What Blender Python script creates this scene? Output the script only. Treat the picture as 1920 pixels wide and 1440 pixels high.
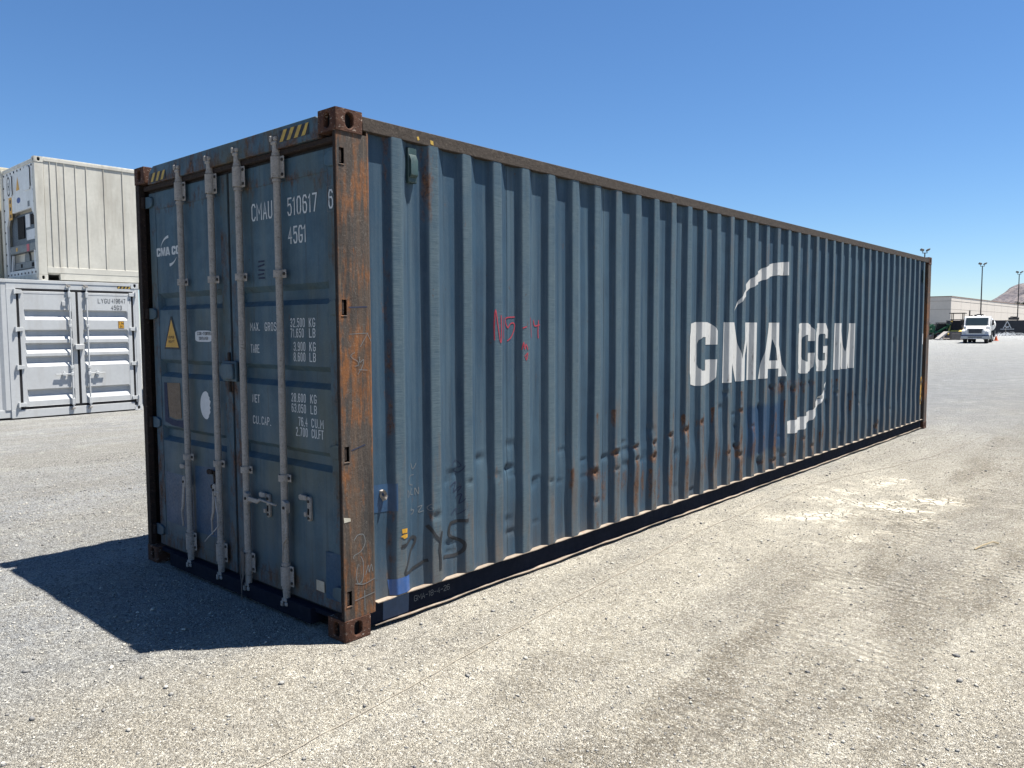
import bpy, bmesh, math, random
import numpy as np
from mathutils import Vector, Matrix, noise as mnoise
from mathutils.geometry import tessellate_polygon

random.seed(7); rng = np.random.default_rng(11)
S = bpy.context.scene
for o in list(bpy.data.objects): bpy.data.objects.remove(o)
COL = S.collection

# ------------------------------------------------------------------ camera
cd = bpy.data.cameras.new('camera'); cam = bpy.data.objects.new('camera', cd); COL.objects.link(cam)
cd.sensor_fit = 'HORIZONTAL'; cd.sensor_width = 36.0; cd.lens = 36.0*1466.9/1920.0
cd.clip_start = 0.05; cd.clip_end = 20000
yaw, pit, rol = -0.720206, -0.0709008, -0.00356718
fw = Vector((math.sin(yaw)*math.cos(pit), math.cos(yaw)*math.cos(pit), math.sin(pit)))
rt = Vector((math.cos(yaw), -math.sin(yaw), 0)); up = rt.cross(fw)
r2 = rt*math.cos(rol)+up*math.sin(rol); u2 = -rt*math.sin(rol)+up*math.cos(rol)
mw = Matrix((r2, u2, -fw)).transposed().to_4x4(); mw.translation = (3.46122, -2.54667, 1.72793)
cam.matrix_world = mw
S.camera = cam

# ------------------------------------------------------------------ world and sun
SUN = Vector((0.238, 0.258, 0.937)).normalized()
W = bpy.data.worlds.new('World'); S.world = W; W.use_nodes = True
wn = W.node_tree; wn.nodes.clear()
sky = wn.nodes.new('ShaderNodeTexSky'); sky.sky_type = 'NISHITA'; sky.sun_disc = False
sky.sun_elevation = math.asin(SUN.z); sky.sun_rotation = math.atan2(SUN.x, SUN.y)
sky.altitude = 300; sky.air_density = 1.0; sky.dust_density = 0.0; sky.ozone_density = 9.0
bg = wn.nodes.new('ShaderNodeBackground'); bg.inputs[1].default_value = 0.0505
wo = wn.nodes.new('ShaderNodeOutputWorld')
hs = wn.nodes.new('ShaderNodeHueSaturation'); hs.inputs['Saturation'].default_value = 1.07
wn.links.new(sky.outputs[0], hs.inputs['Color']); wn.links.new(hs.outputs[0], bg.inputs[0]); wn.links.new(bg.outputs[0], wo.inputs[0])
sl = bpy.data.lights.new('sun', 'SUN'); sl.energy = 5.0; sl.angle = math.radians(0.5); sl.color = (1.0, 0.955, 0.88)
so = bpy.data.objects.new('sun', sl); COL.objects.link(so)
so.rotation_euler = SUN.to_track_quat('Z', 'Y').to_euler(); so.location = (20, 20, 60)
S.view_settings.view_transform = 'Standard'; S.view_settings.look = 'None'
S.view_settings.exposure = 1.47; S.view_settings.gamma = 1.0; S.view_settings.use_curve_mapping = False
S.cycles.max_bounces = 6; S.cycles.diffuse_bounces = 3; S.cycles.glossy_bounces = 3; S.cycles.transparent_max_bounces = 12

# ------------------------------------------------------------------ node materials
ALB = 0.75          # the picture is exposed bright: real surfaces are this much darker than they print
class NM:
    def __init__(s, name):
        s.alb = ALB; s.m = bpy.data.materials.new(name); s.m.use_nodes = True; s.t = s.m.node_tree
        s.b = s.t.nodes['Principled BSDF']; s.tc = s.t.nodes.new('ShaderNodeTexCoord')
    def N(s, k): return s.t.nodes.new(k)
    def L(s, a, b): s.t.links.new(a, b)
    def put(s, inp, v):
        if hasattr(v, 'is_output'): s.L(v, inp)
        elif isinstance(v, (tuple, list)):
            inp.default_value = tuple(v) if len(v) == 4 or inp.type == 'VECTOR' else tuple(v)+(1,)
        else: inp.default_value = v
    def vec(s, sc=(1,1,1), loc=(0,0,0)):
        n = s.N('ShaderNodeMapping'); s.L(s.tc.outputs['Object'], n.inputs[0])
        n.inputs['Scale'].default_value = sc; n.inputs['Location'].default_value = loc; return n.outputs[0]
    def noise(s, scale, detail=4, rough=.55, sc=(1,1,1), loc=(0,0,0), dist=0):
        n = s.N('ShaderNodeTexNoise'); s.L(s.vec(sc, loc), n.inputs['Vector'])
        n.inputs['Scale'].default_value = scale; n.inputs['Detail'].default_value = detail
        n.inputs['Roughness'].default_value = rough; n.inputs['Distortion'].default_value = dist; return n.outputs[0]
    def vor(s, scale, feature='F1', out='Distance', sc=(1,1,1), rand=1.0):
        n = s.N('ShaderNodeTexVoronoi'); n.feature = feature; s.L(s.vec(sc), n.inputs['Vector'])
        n.inputs['Scale'].default_value = scale; n.inputs['Randomness'].default_value = rand; return n.outputs[out]
    def ramp(s, f, a, b, lo=0., hi=1., interp='LINEAR'):
        n = s.N('ShaderNodeMapRange'); n.clamp = True; n.interpolation_type = 'SMOOTHSTEP' if interp == 'S' else 'LINEAR'
        s.put(n.inputs[0], f); n.inputs[1].default_value = a; n.inputs[2].default_value = b
        n.inputs[3].default_value = lo; n.inputs[4].default_value = hi; return n.outputs[0]
    def mix(s, f, a, b, mode='MIX'):
        n = s.N('ShaderNodeMix'); n.data_type = 'RGBA'; n.blend_type = mode
        s.put(n.inputs[0], f); s.put(n.inputs[6], a); s.put(n.inputs[7], b); return n.outputs[2]
    def math(s, op, a, b=0.):
        n = s.N('ShaderNodeMath'); n.operation = op; n.use_clamp = False
        s.put(n.inputs[0], a); s.put(n.inputs[1], b); return n.outputs[0]
    def mul(s, a, b): return s.math('MULTIPLY', a, b)
    def add(s, a, b): return s.math('ADD', a, b)
    def sep(s, v):
        n = s.N('ShaderNodeSeparateXYZ'); s.L(v, n.inputs[0]); return n.outputs
    def sepc(s, v):
        n = s.N('ShaderNodeSeparateColor'); s.L(v, n.inputs[0]); return n.outputs
    def attr(s, name):
        n = s.N('ShaderNodeAttribute'); n.attribute_name = name; return n.outputs['Color']
    def bump(s, h, strength, dist, prev=None):
        n = s.N('ShaderNodeBump'); n.inputs['Strength'].default_value = strength; n.inputs['Distance'].default_value = dist
        s.put(n.inputs['Height'], h)
        if prev is not None: s.L(prev, n.inputs['Normal'])
        return n.outputs[0]
    def done(s, col, rough=.6, spec=.4, metal=0., normal=None):
        A_ = s.alb; col = s.mix(1.0, col, (A_,A_,A_), 'MULTIPLY') if hasattr(col, 'is_output') else tuple(x*s.alb for x in col)
        s.put(s.b.inputs['Base Color'], col); s.put(s.b.inputs['Roughness'], rough)
        s.b.inputs['Specular IOR Level'].default_value = spec; s.put(s.b.inputs['Metallic'], metal)
        if normal is not None: s.L(normal, s.b.inputs['Normal'])
        return s.m

def paint(name, col, rough=.55, var=.18, grime=(.10,.085,.065), gamt=.3, scale=2.0, streak=True, bump=.15, spec=.4, metal=0., thr=.5):
    k = NM(name)
    n1 = k.noise(scale, 5, .6); n2 = k.noise(scale*9, 3, .6)
    lo = tuple(c*(1-var) for c in col); hi = tuple(min(1, c*(1+var)) for c in col)
    c = k.mix(k.ramp(n1, .3, .7), lo, hi)
    c = k.mix(k.ramp(n2, .35, .75, 0, .35), c, tuple(x*.8 for x in col))
    g = k.noise(scale*2.2, 6, .65, sc=(1,1,.16) if streak else (1,1,1), loc=(3,1,7))
    c = k.mix(k.ramp(g, thr, thr+.25, 0, gamt), c, grime)
    return k.done(c, k.ramp(n2, .3, .7, max(.05, rough-.1), min(1, rough+.1)), spec, metal, k.bump(k.add(n1, k.mul(n2, .3)), bump, .01))

def flat(name, col, rough=.6, spec=.4, metal=0., var=.1):
    return paint(name, col, rough, var, tuple(c*.5 for c in col), .15, 6.0, False, .05, spec, metal)

MAT = {}
# weathered blue container paint, driven by a wear attribute: R rust, G rub on the proud ribs, B fresh repaint
def wall_material(name, door=False):
    k = NM(name)
    big = k.noise(.9, 4, .6); mid = k.noise(5, 5, .65); fine = k.noise(60, 3, .6)
    c = k.mix(k.ramp(big, .3, .72), (.021,.052,.092) if not door else (.040,.090,.136), (.045,.088,.130) if not door else (.074,.135,.174))
    c = k.mix(k.ramp(mid, .4, .75, 0, .45), c, (.022,.042,.066))
    st = k.noise(14, 4, .6, sc=(1,1,.035), loc=(5,2,1))
    c = k.mix(k.ramp(st, .45, .72, 0, .55), c, (.105,.155,.188) if not door else (.115,.158,.172))
    st2 = k.noise(30, 3, .6, sc=(1,1,.03), loc=(1,9,4))
    c = k.mix(k.ramp(st2, .58, .75, 0, .5), c, (.030,.034,.038))
    at = k.sepc(k.attr('wear'))
    rib = at['Green'] if not door else 0.
    # proud faces: chalky, scuffed with fine level scratches, browner low down
    scr = k.noise(9, 4, .7, sc=(1,1,22), loc=(2,4,1))
    ribc = k.mix(k.ramp(scr, .35, .65), (.046,.078,.100), (.110,.155,.178))
    if not door:
        c = k.mix(k.mul(rib, k.ramp(mid, .25, .6, .35, .85)), c, ribc)
        br = k.noise(7, 6, .7, sc=(1,1,.22), loc=(8,1,3))
        bx = k.sep(k.tc.outputs['Object'])
        low = k.ramp(bx['Z'], .2, 1.7, .62, .15)
        far = k.ramp(bx['Y'], 1.5, 5.0, .0, .25)
        th = k.add(k.add(low, far), k.mul(k.add(br, -.5), 2.6))
        c = k.mix(k.mul(rib, k.ramp(th, .45, 1.05, 0, .8)), c, k.mix(fine, (.075,.050,.036), (.18,.138,.11)))
    # fresh repaint
    c = k.mix(k.mul(k.ramp(k.add(at['Blue'], k.mul(k.add(st, -.5), 1.2)), .3, .7), .85), c, k.mix(fine, (.008,.036,.088), (.016,.056,.125)))
    # rust
    rn = k.noise(22, 6, .7, sc=(1,1,.5))
    rn2 = k.noise(9, 5, .7, sc=(1,1,.35), loc=(5,5,2)); rm = k.ramp(k.add(at['Red'], k.add(k.mul(k.add(rn, -.5), 1.2), k.mul(k.add(rn2, -.5), 1.3))), .28, .62)
    rc = k.mix(k.ramp(fine, .3, .7), (.038,.019,.011), (.17,.078,.036))
    c = k.mix(k.mul(rm, .9), c, rc)
    # pin-point rust and scratches
    dots = k.ramp(k.noise(34, 2, .5, loc=(7,7,7)), .70, .76)
    dmask = k.ramp(k.noise(2.2, 3, .6, loc=(4,8,2)), .45, .62)
    c = k.mix(k.mul(k.mul(dots, dmask), .8), c, (.06,.03,.018))
    if door:
        ol = k.noise(1.6, 4, .6, sc=(1,1,.5), loc=(6,3,9))
        c = k.mix(k.ramp(ol, .50, .66, 0, .55), c, (.098,.104,.068))
    scl = k.noise(16, 5, .75, sc=(1,3,1), loc=(1,2,9), dist=1.5)
    c = k.mix(k.ramp(k.math('ABSOLUTE', k.add(scl, -.5)), 0, .006, .35, 0), c, (.24,.26,.27))
    # dust washed up from the ground
    z = k.sep(k.tc.outputs['Object'])['Z']
    c = k.mix(k.mul(k.ramp(z, .12, .6, .45, 0), k.ramp(mid, .35, .7)), c, (.15,.13,.105))
    nrm = k.bump(k.add(big, k.mul(mid, .35)), .25, .012)
    nrm = k.bump(k.add(fine, k.mul(rm, .8)), .22, .003, nrm)
    r = k.mix(rm, k.ramp(mid, .3, .7, .42, .62), (.85,.85,.85))
    return k.done(c, r, .22, 0., nrm)
MAT['wall'] = wall_material('weathered_blue_wall')
MAT['door'] = wall_material('weathered_blue_door', True)

def rusty_post(name):
    k = NM(name)
    v = k.noise(16, 6, .7, sc=(1,1,.06)); v2 = k.noise(34, 5, .7, sc=(1,1,.10), loc=(3,3,3)); big = k.noise(2.3, 5, .65)
    fine = k.noise(70, 4, .65)
    c = k.mix(k.ramp(v, .35, .68), (.042,.041,.040), (.105,.070,.048))
    f = k.add(k.mul(k.add(v2, -.5), 2.6), k.mul(k.add(big, -.48), 3.2))
    c = k.mix(k.ramp(f, -.02, .45), c, k.mix(fine, (.080,.029,.010), (.31,.125,.040)))
    pale = k.noise(26, 5, .7, sc=(1,1,.08), loc=(9,2,2))
    c = k.mix(k.ramp(pale, .62, .74, 0, .75), c, (.24,.165,.10))
    sc1 = k.noise(11, 4, .7, sc=(1,1,.7), loc=(2,1,8), dist=2.0)
    c = k.mix(k.ramp(k.math('ABSOLUTE', k.add(sc1, -.5)), 0, .007, .5, 0), c, (.33,.30,.26))
    dk = k.noise(7, 5, .7, sc=(1,1,.14), loc=(7,5,1))
    c = k.mix(k.ramp(dk, .50, .66, 0, .85), c, (.022,.018,.016))
    return k.done(c, .78, .3, 0., k.bump(k.add(v2, k.mul(fine, .7)), .5, .006))
MAT['post'] = rusty_post('rusty_post_paint')
def rust(name, a, b, pale, pamt):
    k = NM(name); n = k.noise(24, 6, .7); f = k.noise(110, 4, .7); s = k.noise(30, 6, .8, sc=(1,1,2.2), loc=(4,4,1))
    c = k.mix(k.ramp(n, .3, .7), a, b); c = k.mix(k.ramp(f, .45, .75, 0, .6), c, tuple(x*.45 for x in a))
    c = k.mix(k.ramp(s, .57, .63, 0, pamt), c, pale)
    return k.done(c, .85, .25, 0., k.bump(k.add(n, k.mul(f, .6)), .8, .006))
MAT['casting'] = rust('rusted_casting', (.055,.023,.015), (.115,.050,.028), (.46,.39,.33), .8)
MAT['darkrust'] = rust('dark_rusted_steel', (.018,.013,.012), (.042,.026,.019), (.2,.15,.12), .25)
MAT['toprail'] = rust('worn_brown_rail', (.044,.034,.027), (.080,.064,.052), (.17,.145,.115), .45)
MAT['botrail'] = paint('tarred_navy_rail', (.011,.0155,.028), .85, .25, (.012,.013,.018), .4, 3, True, .2, .08)
MAT['zinc'] = rust('dusty_galvanised_rod', (.33,.305,.28), (.45,.42,.385), (.12,.09,.07), .55)
MAT['zincd'] = rust('dark_zinc_bolt', (.035,.03,.028), (.07,.06,.05), (.2,.18,.16), .2)
MAT['rubber'] = flat('black_rubber_gasket', (.014,.014,.016), .7, .3)
MAT['black'] = flat('black_and_hole_shade', (.006,.006,.007), .8, .2)  # black as painted shade in holes and recesses; also plain black parts
MAT['dust'] = paint('dusty_ledge', (.29,.24,.19), .9, .25, (.2,.1,.06), .6, 9, False, .3)
def worn_white(name, col, blue, amt):
    k = NM(name); n = k.noise(18, 6, .7, sc=(1,1,.25)); f = k.noise(60, 4, .7); v = k.noise(3, 4, .6)
    c = k.mix(k.ramp(v, .3, .7), tuple(x*.88 for x in col), col)
    c = k.mix(k.ramp(n, .60, .70, 0, amt), c, blue); rr = k.noise(7, 6, .7, sc=(1,1,.35), loc=(2,6,1))
    c = k.mix(k.ramp(rr, .64, .74, 0, amt*.9), c, (.36,.20,.10))
    return k.done(c, .6, .3)
MAT['logo'] = worn_white('worn_white_logo_paint', (.62,.62,.60), (.16,.13,.11), .75)
MAT['letter'] = worn_white('white_letter_film', (.66,.68,.68), (.16,.19,.21), .35)
MAT['redcrayon'] = flat('red_crayon', (.36,.035,.06), .8)
MAT['blackspray'] = flat('black_spray_paint', (.020,.023,.028), .7)
MAT['chalk'] = flat('pale_chalk', (.17,.18,.185), .9)
MAT['bluepen'] = flat('dark_blue_marker', (.02,.03,.07), .8)
MAT['patch'] = paint('repaint_blue', (.022,.066,.140), .5, .2, (.02,.04,.08), .4, 8, True, .15)
MAT['patch2'] = paint('bright_repaint_blue', (.036,.10,.28), .5, .15, (.2,.2,.2), .3, 9, True, .15)
MAT['doorpatch'] = paint('door_repaint_blue', (.012,.062,.135), .5, .22, (.02,.05,.08), .5, 7, True, .12)
MAT['yellow'] = flat('yellow_sticker', (.62,.33,.03), .5)
MAT['hazyel'] = paint('worn_yellow_stripe', (.52,.34,.06), .6, .2, (.05,.05,.05), .6, 14, False)
MAT['hazblk'] = flat('black_stripe', (.016,.017,.022), .6)
MAT['paper'] = paint('yellowed_label', (.48,.45,.37), .8, .1, (.3,.24,.17), .5, 20, False)
MAT['whitedec'] = flat('white_sticker', (.62,.64,.66), .5)
MAT['brownpl'] = rust('brown_backing_plate', (.19,.14,.10), (.27,.205,.15), (.10,.06,.04), .5)
MAT['greenvent'] = paint('dark_green_vent', (.028,.062,.062), .5, .25, (.1,.1,.1), .4, 10)
MAT['wire'] = flat('grey_zip_tie', (.45,.45,.45), .6)
MAT['tape'] = paint('dusty_plastic_strip', (.11,.095,.085), .7)
# ------------------------------------------------------------------ mesh helpers
def setp(o, label=None, cat=None, group=None, kind=None):
    if label: o['label'] = label
    if cat: o['category'] = cat
    if group: o['group'] = group
    if kind: o['kind'] = kind
    return o
def empty(name, loc=(0,0,0), rz=0., label=None, cat=None, group=None):
    o = bpy.data.objects.new(name, None); COL.objects.link(o); o.location = loc; o.rotation_euler = (0,0,rz)
    o.empty_display_size = .3
    return setp(o, label, cat, group)
class MB:
    def __init__(s): s.v = []; s.f = []
    def add(s, vs, fs):
        n = len(s.v); s.v += [tuple(v) for v in vs]; s.f += [tuple(i+n for i in f) for f in fs]; return s
    def box(s, x0, x1, y0, y1, z0, z1):
        x0, x1 = min(x0,x1), max(x0,x1); y0, y1 = min(y0,y1), max(y0,y1); z0, z1 = min(z0,z1), max(z0,z1)
        return s.add([(x0,y0,z0),(x1,y0,z0),(x1,y1,z0),(x0,y1,z0),(x0,y0,z1),(x1,y0,z1),(x1,y1,z1),(x0,y1,z1)],
                     [(0,3,2,1),(4,5,6,7),(0,1,5,4),(1,2,6,5),(2,3,7,6),(3,0,4,7)])
    def prism(s, poly, axis, a, b):
        # polygon given in the two other axes (x: y,z / y: x,z / z: x,y), extruded from a to b along axis
        def P(p, t): return {'x': (t,p[0],p[1]), 'y': (p[0],t,p[1]), 'z': (p[0],p[1],t)}[axis]
        n = len(poly); tri = tessellate_polygon([[Vector((p[0],p[1],0)) for p in poly]])
        vs = [P(p,a) for p in poly]+[P(p,b) for p in poly]
        fs = [tuple(t) for t in tri]+[tuple(i+n for i in t[::-1]) for t in tri]
        fs += [(i,(i+1)%n,(i+1)%n+n,i+n) for i in range(n)]
        return s.add(vs, fs)
    def cyl(s, p0, p1, r0, r1=None, n=14, caps=True):
        r1 = r0 if r1 is None else r1
        p0 = Vector(p0); p1 = Vector(p1); d = (p1-p0).normalized()
        a = d.orthogonal().normalized(); b = d.cross(a); vs = []
        for p, r in ((p0,r0),(p1,r1)):
            for i in range(n):
                t = 2*math.pi*i/n; vs.append(p+a*math.cos(t)*r+b*math.sin(t)*r)
        fs = [(i,(i+1)%n,(i+1)%n+n,i+n) for i in range(n)]
        if caps: fs += [tuple(range(n))[::-1], tuple(range(n,2*n))]
        return s.add(vs, fs)
    def tube(s, pts, r, n=8):
        pts = [Vector(p) for p in pts]; vs = []; fs = []
        for i, p in enumerate(pts):
            d = (pts[min(i+1,len(pts)-1)]-pts[max(i-1,0)]).normalized()
            a = d.cross(Vector((.13,.27,.95))).normalized() if abs(d.z) < .95 else d.cross(Vector((1,0,0))).normalized()
            b = d.cross(a); rr = r[i] if isinstance(r, (list,tuple)) else r
            for k in range(n):
                t = 2*math.pi*k/n; vs.append(p+a*math.cos(t)*rr+b*math.sin(t)*rr)
        for i in range(len(pts)-1):
            for k in range(n): fs.append((i*n+k,i*n+(k+1)%n,(i+1)*n+(k+1)%n,(i+1)*n+k))
        fs += [tuple(range(n))[::-1], tuple(range(len(vs)-n,len(vs)))]
        return s.add(vs, fs)
    def obar(s, c, dx, dy, dz, hx, hy, hz):
        c = Vector(c); dx, dy, dz = (Vector(d).normalized() for d in (dx,dy,dz)); vs = []
        for k in (-1,1):
            for i, j in ((-1,-1),(1,-1),(1,1),(-1,1)): vs.append(c+dx*hx*i+dy*hy*j+dz*hz*k)
        return s.add(vs, [(0,3,2,1),(4,5,6,7),(0,1,5,4),(1,2,6,5),(2,3,7,6),(3,0,4,7)])
    def build(s, name, mat, parent=None, bevel=0., smooth=35, seg=2):
        me = bpy.data.meshes.new(name); me.from_pydata(s.v, [], s.f)
        bm = bmesh.new(); bm.from_mesh(me); bmesh.ops.recalc_face_normals(bm, faces=bm.faces)
        if smooth:
            lim = math.radians(smooth)
            for f in bm.faces: f.smooth = True
            for e in bm.edges: e.smooth = len(e.link_faces) == 2 and e.calc_face_angle(0) < lim
        bm.to_mesh(me); bm.free()
        me.materials.append(MAT[mat] if isinstance(mat, str) else mat)
        o = bpy.data.objects.new(name, me); COL.objects.link(o)
        if parent: o.parent = parent
        if bevel:
            m = o.modifiers.new('bevel', 'BEVEL'); m.width = bevel; m.segments = seg; m.limit_method = 'ANGLE'; m.angle_limit = math.radians(40)
        return o
def copy_obj(o, parent=None, loc=None, rz=None):
    c = o.copy(); COL.objects.link(c); c.parent = parent
    if loc is not None: c.location = loc
    if rz is not None: c.rotation_euler = (0,0,rz)
    return c
def copy_tree(o, parent=None, loc=None, rz=None):
    c = copy_obj(o, parent, loc, rz)
    for ch in list(o.children): copy_tree(ch, c)
    return c
def plate(holes, ub, zb, put):
    # a plate in (u,z) with rectangular holes (u0,u1,z0,z1); put(u,z,d) maps to 3D, d in 0..1 through the thickness
    ub = sorted(set(ub+[h[0] for h in holes]+[h[1] for h in holes])); zb = sorted(set(zb+[h[2] for h in holes]+[h[3] for h in holes]))
    def solid(i, j):
        if i < 0 or j < 0 or i >= len(ub)-1 or j >= len(zb)-1: return False
        u = (ub[i]+ub[i+1])/2; z = (zb[j]+zb[j+1])/2
        return not any(h[0] < u < h[1] and h[2] < z < h[3] for h in holes)
    m = MB()
    for i in range(len(ub)-1):
        for j in range(len(zb)-1):
            if not solid(i,j): continue
            a,b,c,d = ub[i],ub[i+1],zb[j],zb[j+1]
            for t in (0,1): m.add([put(a,c,t),put(b,c,t),put(b,d,t),put(a,d,t)], [(0,1,2,3)])
            for (ii,jj,p,q) in ((i-1,j,(a,c),(a,d)),(i+1,j,(b,c),(b,d)),(i,j-1,(a,c),(b,c)),(i,j+1,(a,d),(b,d))):
                if not solid(ii,jj): m.add([put(*p,0),put(*q,0),put(*q,1),put(*p,1)], [(0,1,2,3)])
    return m
def weld(o):
    bm = bmesh.new(); bm.from_mesh(o.data); bmesh.ops.remove_doubles(bm, verts=bm.verts, dist=1e-5); bmesh.ops.recalc_face_normals(bm, faces=bm.faces); bm.to_mesh(o.data); bm.free(); return o

# ------------------------------------------------------------------ stroke lettering
GL = {
'C':[[(4,5),(3,6),(1,6),(0,5),(0,1),(1,0),(3,0),(4,1)]],'M':[[(0,0),(0,6),(2,2.2),(4,6),(4,0)]],'A':[[(0,0),(2,6),(4,0)],[(.8,2),(3.2,2)]],
'U':[[(0,6),(0,1),(1,0),(3,0),(4,1),(4,6)]],'5':[[(4,6),(.4,6),(.2,3.4),(1,3.8),(3,3.8),(4,2.8),(4,1),(3,0),(1,0),(0,1)]],'1':[[(1.2,5),(2.2,6),(2.2,0)]],
'0':[[(2,0),(1,0),(0,1),(0,5),(1,6),(3,6),(4,5),(4,1),(3,0),(1.9,0)]],'6':[[(3.8,5.2),(3,6),(1,6),(0,5),(0,1),(1,0),(3,0),(4,1),(4,2.6),(3,3.6),(1,3.6),(.3,2.9)]],
'7':[[(0,6),(4,6),(1.4,0)]],'4':[[(3,0),(3,6),(0,2),(4,2)]],'G':[[(4,4.9),(3,6),(1,6),(0,5),(0,1),(1,0),(3,0),(4,1),(4,2.5),(2.3,2.5)]],
'X':[[(0,0),(4,6)],[(0,6),(4,0)]],'R':[[(0,0),(0,6),(3,6),(4,5),(4,4),(3,3),(.3,3)],[(2,3),(4,0)]],'O':[[(2,0),(1,0),(0,1),(0,5),(1,6),(3,6),(4,5),(4,1),(3,0),(1.9,0)]],
'S':[[(4,5),(3,6),(1,6),(0,5),(0,4),(1,3.2),(3,2.8),(4,2),(4,1),(3,0),(1,0),(0,1)]],'3':[[(0,5),(1,6),(3,6),(4,5),(4,4),(3,3.1),(1.4,3.1)],[(3,3.1),(4,2),(4,1),(3,0),(1,0),(0,1)]],
'2':[[(0,5),(1,6),(3,6),(4,5),(4,4),(0,.4),(0,0),(4,0)]],'K':[[(0,0),(0,6)],[(4,6),(.3,2.6)],[(1.4,3.4),(4,0)]],'L':[[(0,6),(0,0),(4,0)]],
'B':[[(0,0),(0,6),(3,6),(4,5),(4,4),(3,3.1),(.3,3.1)],[(3,3.1),(4,2),(4,1),(3,0),(.3,0)]],'T':[[(0,6),(4,6)],[(2,5.7),(2,0)]],'E':[[(4,6),(0,6),(0,0),(4,0)],[(.3,3),(3.2,3)]],
'8':[[(2,3.1),(1,3.1),(0,4),(0,5),(1,6),(3,6),(4,5),(4,4),(3,3.1),(2.1,3.1)],[(1,2.9),(0,2),(0,1),(1,0),(3,0),(4,1),(4,2),(3,2.9)]],
'9':[[(4,3.2),(3,2.6),(1,2.6),(0,3.4),(0,5),(1,6),(3,6),(4,5),(4,1),(3,0),(1,0),(.2,.8)]],
'N':[[(0,0),(0,6),(4,0),(4,6)]],'P':[[(0,0),(0,6),(3,6),(4,5),(4,4),(3,3),(.3,3)]],'F':[[(4,6),(0,6),(0,0)],[(.3,3),(3.2,3)]],'I':[[(2,0),(2,6)]],
'Y':[[(0,6),(2,3),(4,6)],[(2,2.8),(2,0)]],'.':[[(1.7,.0),(2.3,.0)]],'-':[[(.6,3),(3.4,3)]],'H':[[(0,0),(0,6)],[(4,6),(4,0)],[(.3,3),(3.7,3)]],
'D':[[(0,0),(0,6),(3,6),(4,5),(4,1),(3,0),(.3,0)]],'V':[[(0,6),(2,0),(4,6)]],'m':[[(0,0),(0,3.8)],[(.2,3.8),(2,3.8),(2,0)],[(2.2,3.8),(4,3.8),(4,0)]],'/':[[(0,0),(4,6)]],
'W':[[(0,6),(1,0),(2,4),(3,0),(4,6)]]}
def ribbon(pts, w):
    P = [Vector((p[0],p[1])) for p in pts]; n = len(P); L = []; R = []
    for i in range(n):
        a = (P[i]-P[i-1]).normalized() if i > 0 else (P[1]-P[0]).normalized()
        b = (P[i+1]-P[i]).normalized() if i < n-1 else a
        na = Vector((-a.y,a.x)); nb = Vector((-b.y,b.x)); m = (na+nb)
        m = na if m.length < 1e-4 else m.normalized()
        k = min(1.6, 1/max(.35, m.dot(na))); e = a*(-w*.5 if i == 0 else (w*.5 if i == n-1 else 0))
        L.append(P[i]+m*k*w/2+e); R.append(P[i]-m*k*w/2+e)
    return [(L[i],R[i],R[i+1],L[i+1]) for i in range(n-1)]
def smooth_line(pts, k=5):
    P = [Vector((p[0],p[1])) for p in pts]; out = []
    for i in range(len(P)-1):
        a = P[max(i-1,0)]; b = P[i]; c = P[i+1]; d = P[min(i+2,len(P)-1)]
        for j in range(k):
            t = j/k; out.append(.5*((2*b)+(c-a)*t+(2*a-5*b+4*c-d)*t*t+(3*b-a-3*c+d)*t**3))
    out.append(P[-1]); return out
def text_quads(txt, x, z, w, h, gap, t):
    # returns [(layer, quad)] ; x,z lower-left; w,h glyph size; gap between; t stroke width
    out = []; cx = x
    for ch in txt:
        if ch == ' ': cx += w*.75+gap; continue
        gw = w*.35 if ch in '.' else (w*.5 if ch in '1I' else (w*1.3 if ch in 'MW' else w))
        for li, st in enumerate(GL[ch]):
            pts = [(cx+(p[0]-(4-4*gw/w)/2)/4*w, z+t/2+p[1]/6*(h-t)) for p in st] if gw < w else [(cx+t/2+p[0]/4*(gw-t), z+t/2+p[1]/6*(h-t)) for p in st]
            for q in ribbon(pts, t): out.append((li, q))
        cx += gw+gap
    return out
def decal(name, quads, put, mat, parent, lift=.0004):
    # flat film: put(u,z,d) where d is the lift off the surface
    m = MB()
    for li, q in quads:
        m.add([put(p[0],p[1],li*lift) for p in q], [tuple(range(len(q)))])
    return m.build(name, mat, parent, smooth=0)
def poly_tris(loops):
    vs = [Vector((p[0],p[1],0)) for l in loops for p in l]
    return [(0,[vs[i].xy for i in t]) for t in tessellate_polygon([[Vector((p[0],p[1],0)) for p in l] for l in loops])]

# ------------------------------------------------------------------ ground
def gh(x, y):
    x = np.asarray(x, float); y = np.asarray(y, float)
    t = np.clip((-3.2-x)/8.5, 0, 1); left = -.115*t*t*(3-2*t)
    far = .0036*np.clip(y-14, 0, 150)
    return left+far
def gz(x, y): return float(gh(x, y))
def grid_axis(lo, hi, step, far, grow=1.16):
    a = list(np.arange(lo, hi+1e-6, step)); s = step; v = hi
    while v < far: s *= grow; v += s; a.append(v)
    s = step; v = lo; b = []
    while v > -far: s *= grow; v -= s; b.append(v)
    return np.array(b[::-1]+a)
gx = grid_axis(-7, 7, .06, 7000); gy = grid_axis(-4, 14, .06, 7000)
XX, YY = np.meshgrid(gx, gy); ZZ = gh(XX, YY)
def vnoise(x, y, s, seed):
    # cheap value noise on arrays
    r = np.random.default_rng(seed).random((128,128)); u = x*s; v = y*s
    i = np.floor(u).astype(int); j = np.floor(v).astype(int); fx = u-i; fy = v-j; fx = fx*fx*(3-2*fx); fy = fy*fy*(3-2*fy)
    g = lambda a,b: r[a % 128, b % 128]
    return (g(i,j)*(1-fx)+g(i+1,j)*fx)*(1-fy)+(g(i,j+1)*(1-fx)+g(i+1,j+1)*fx)*fy-.5
near = np.exp(-((XX/16)**2+((YY-5)/22)**2))
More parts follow.
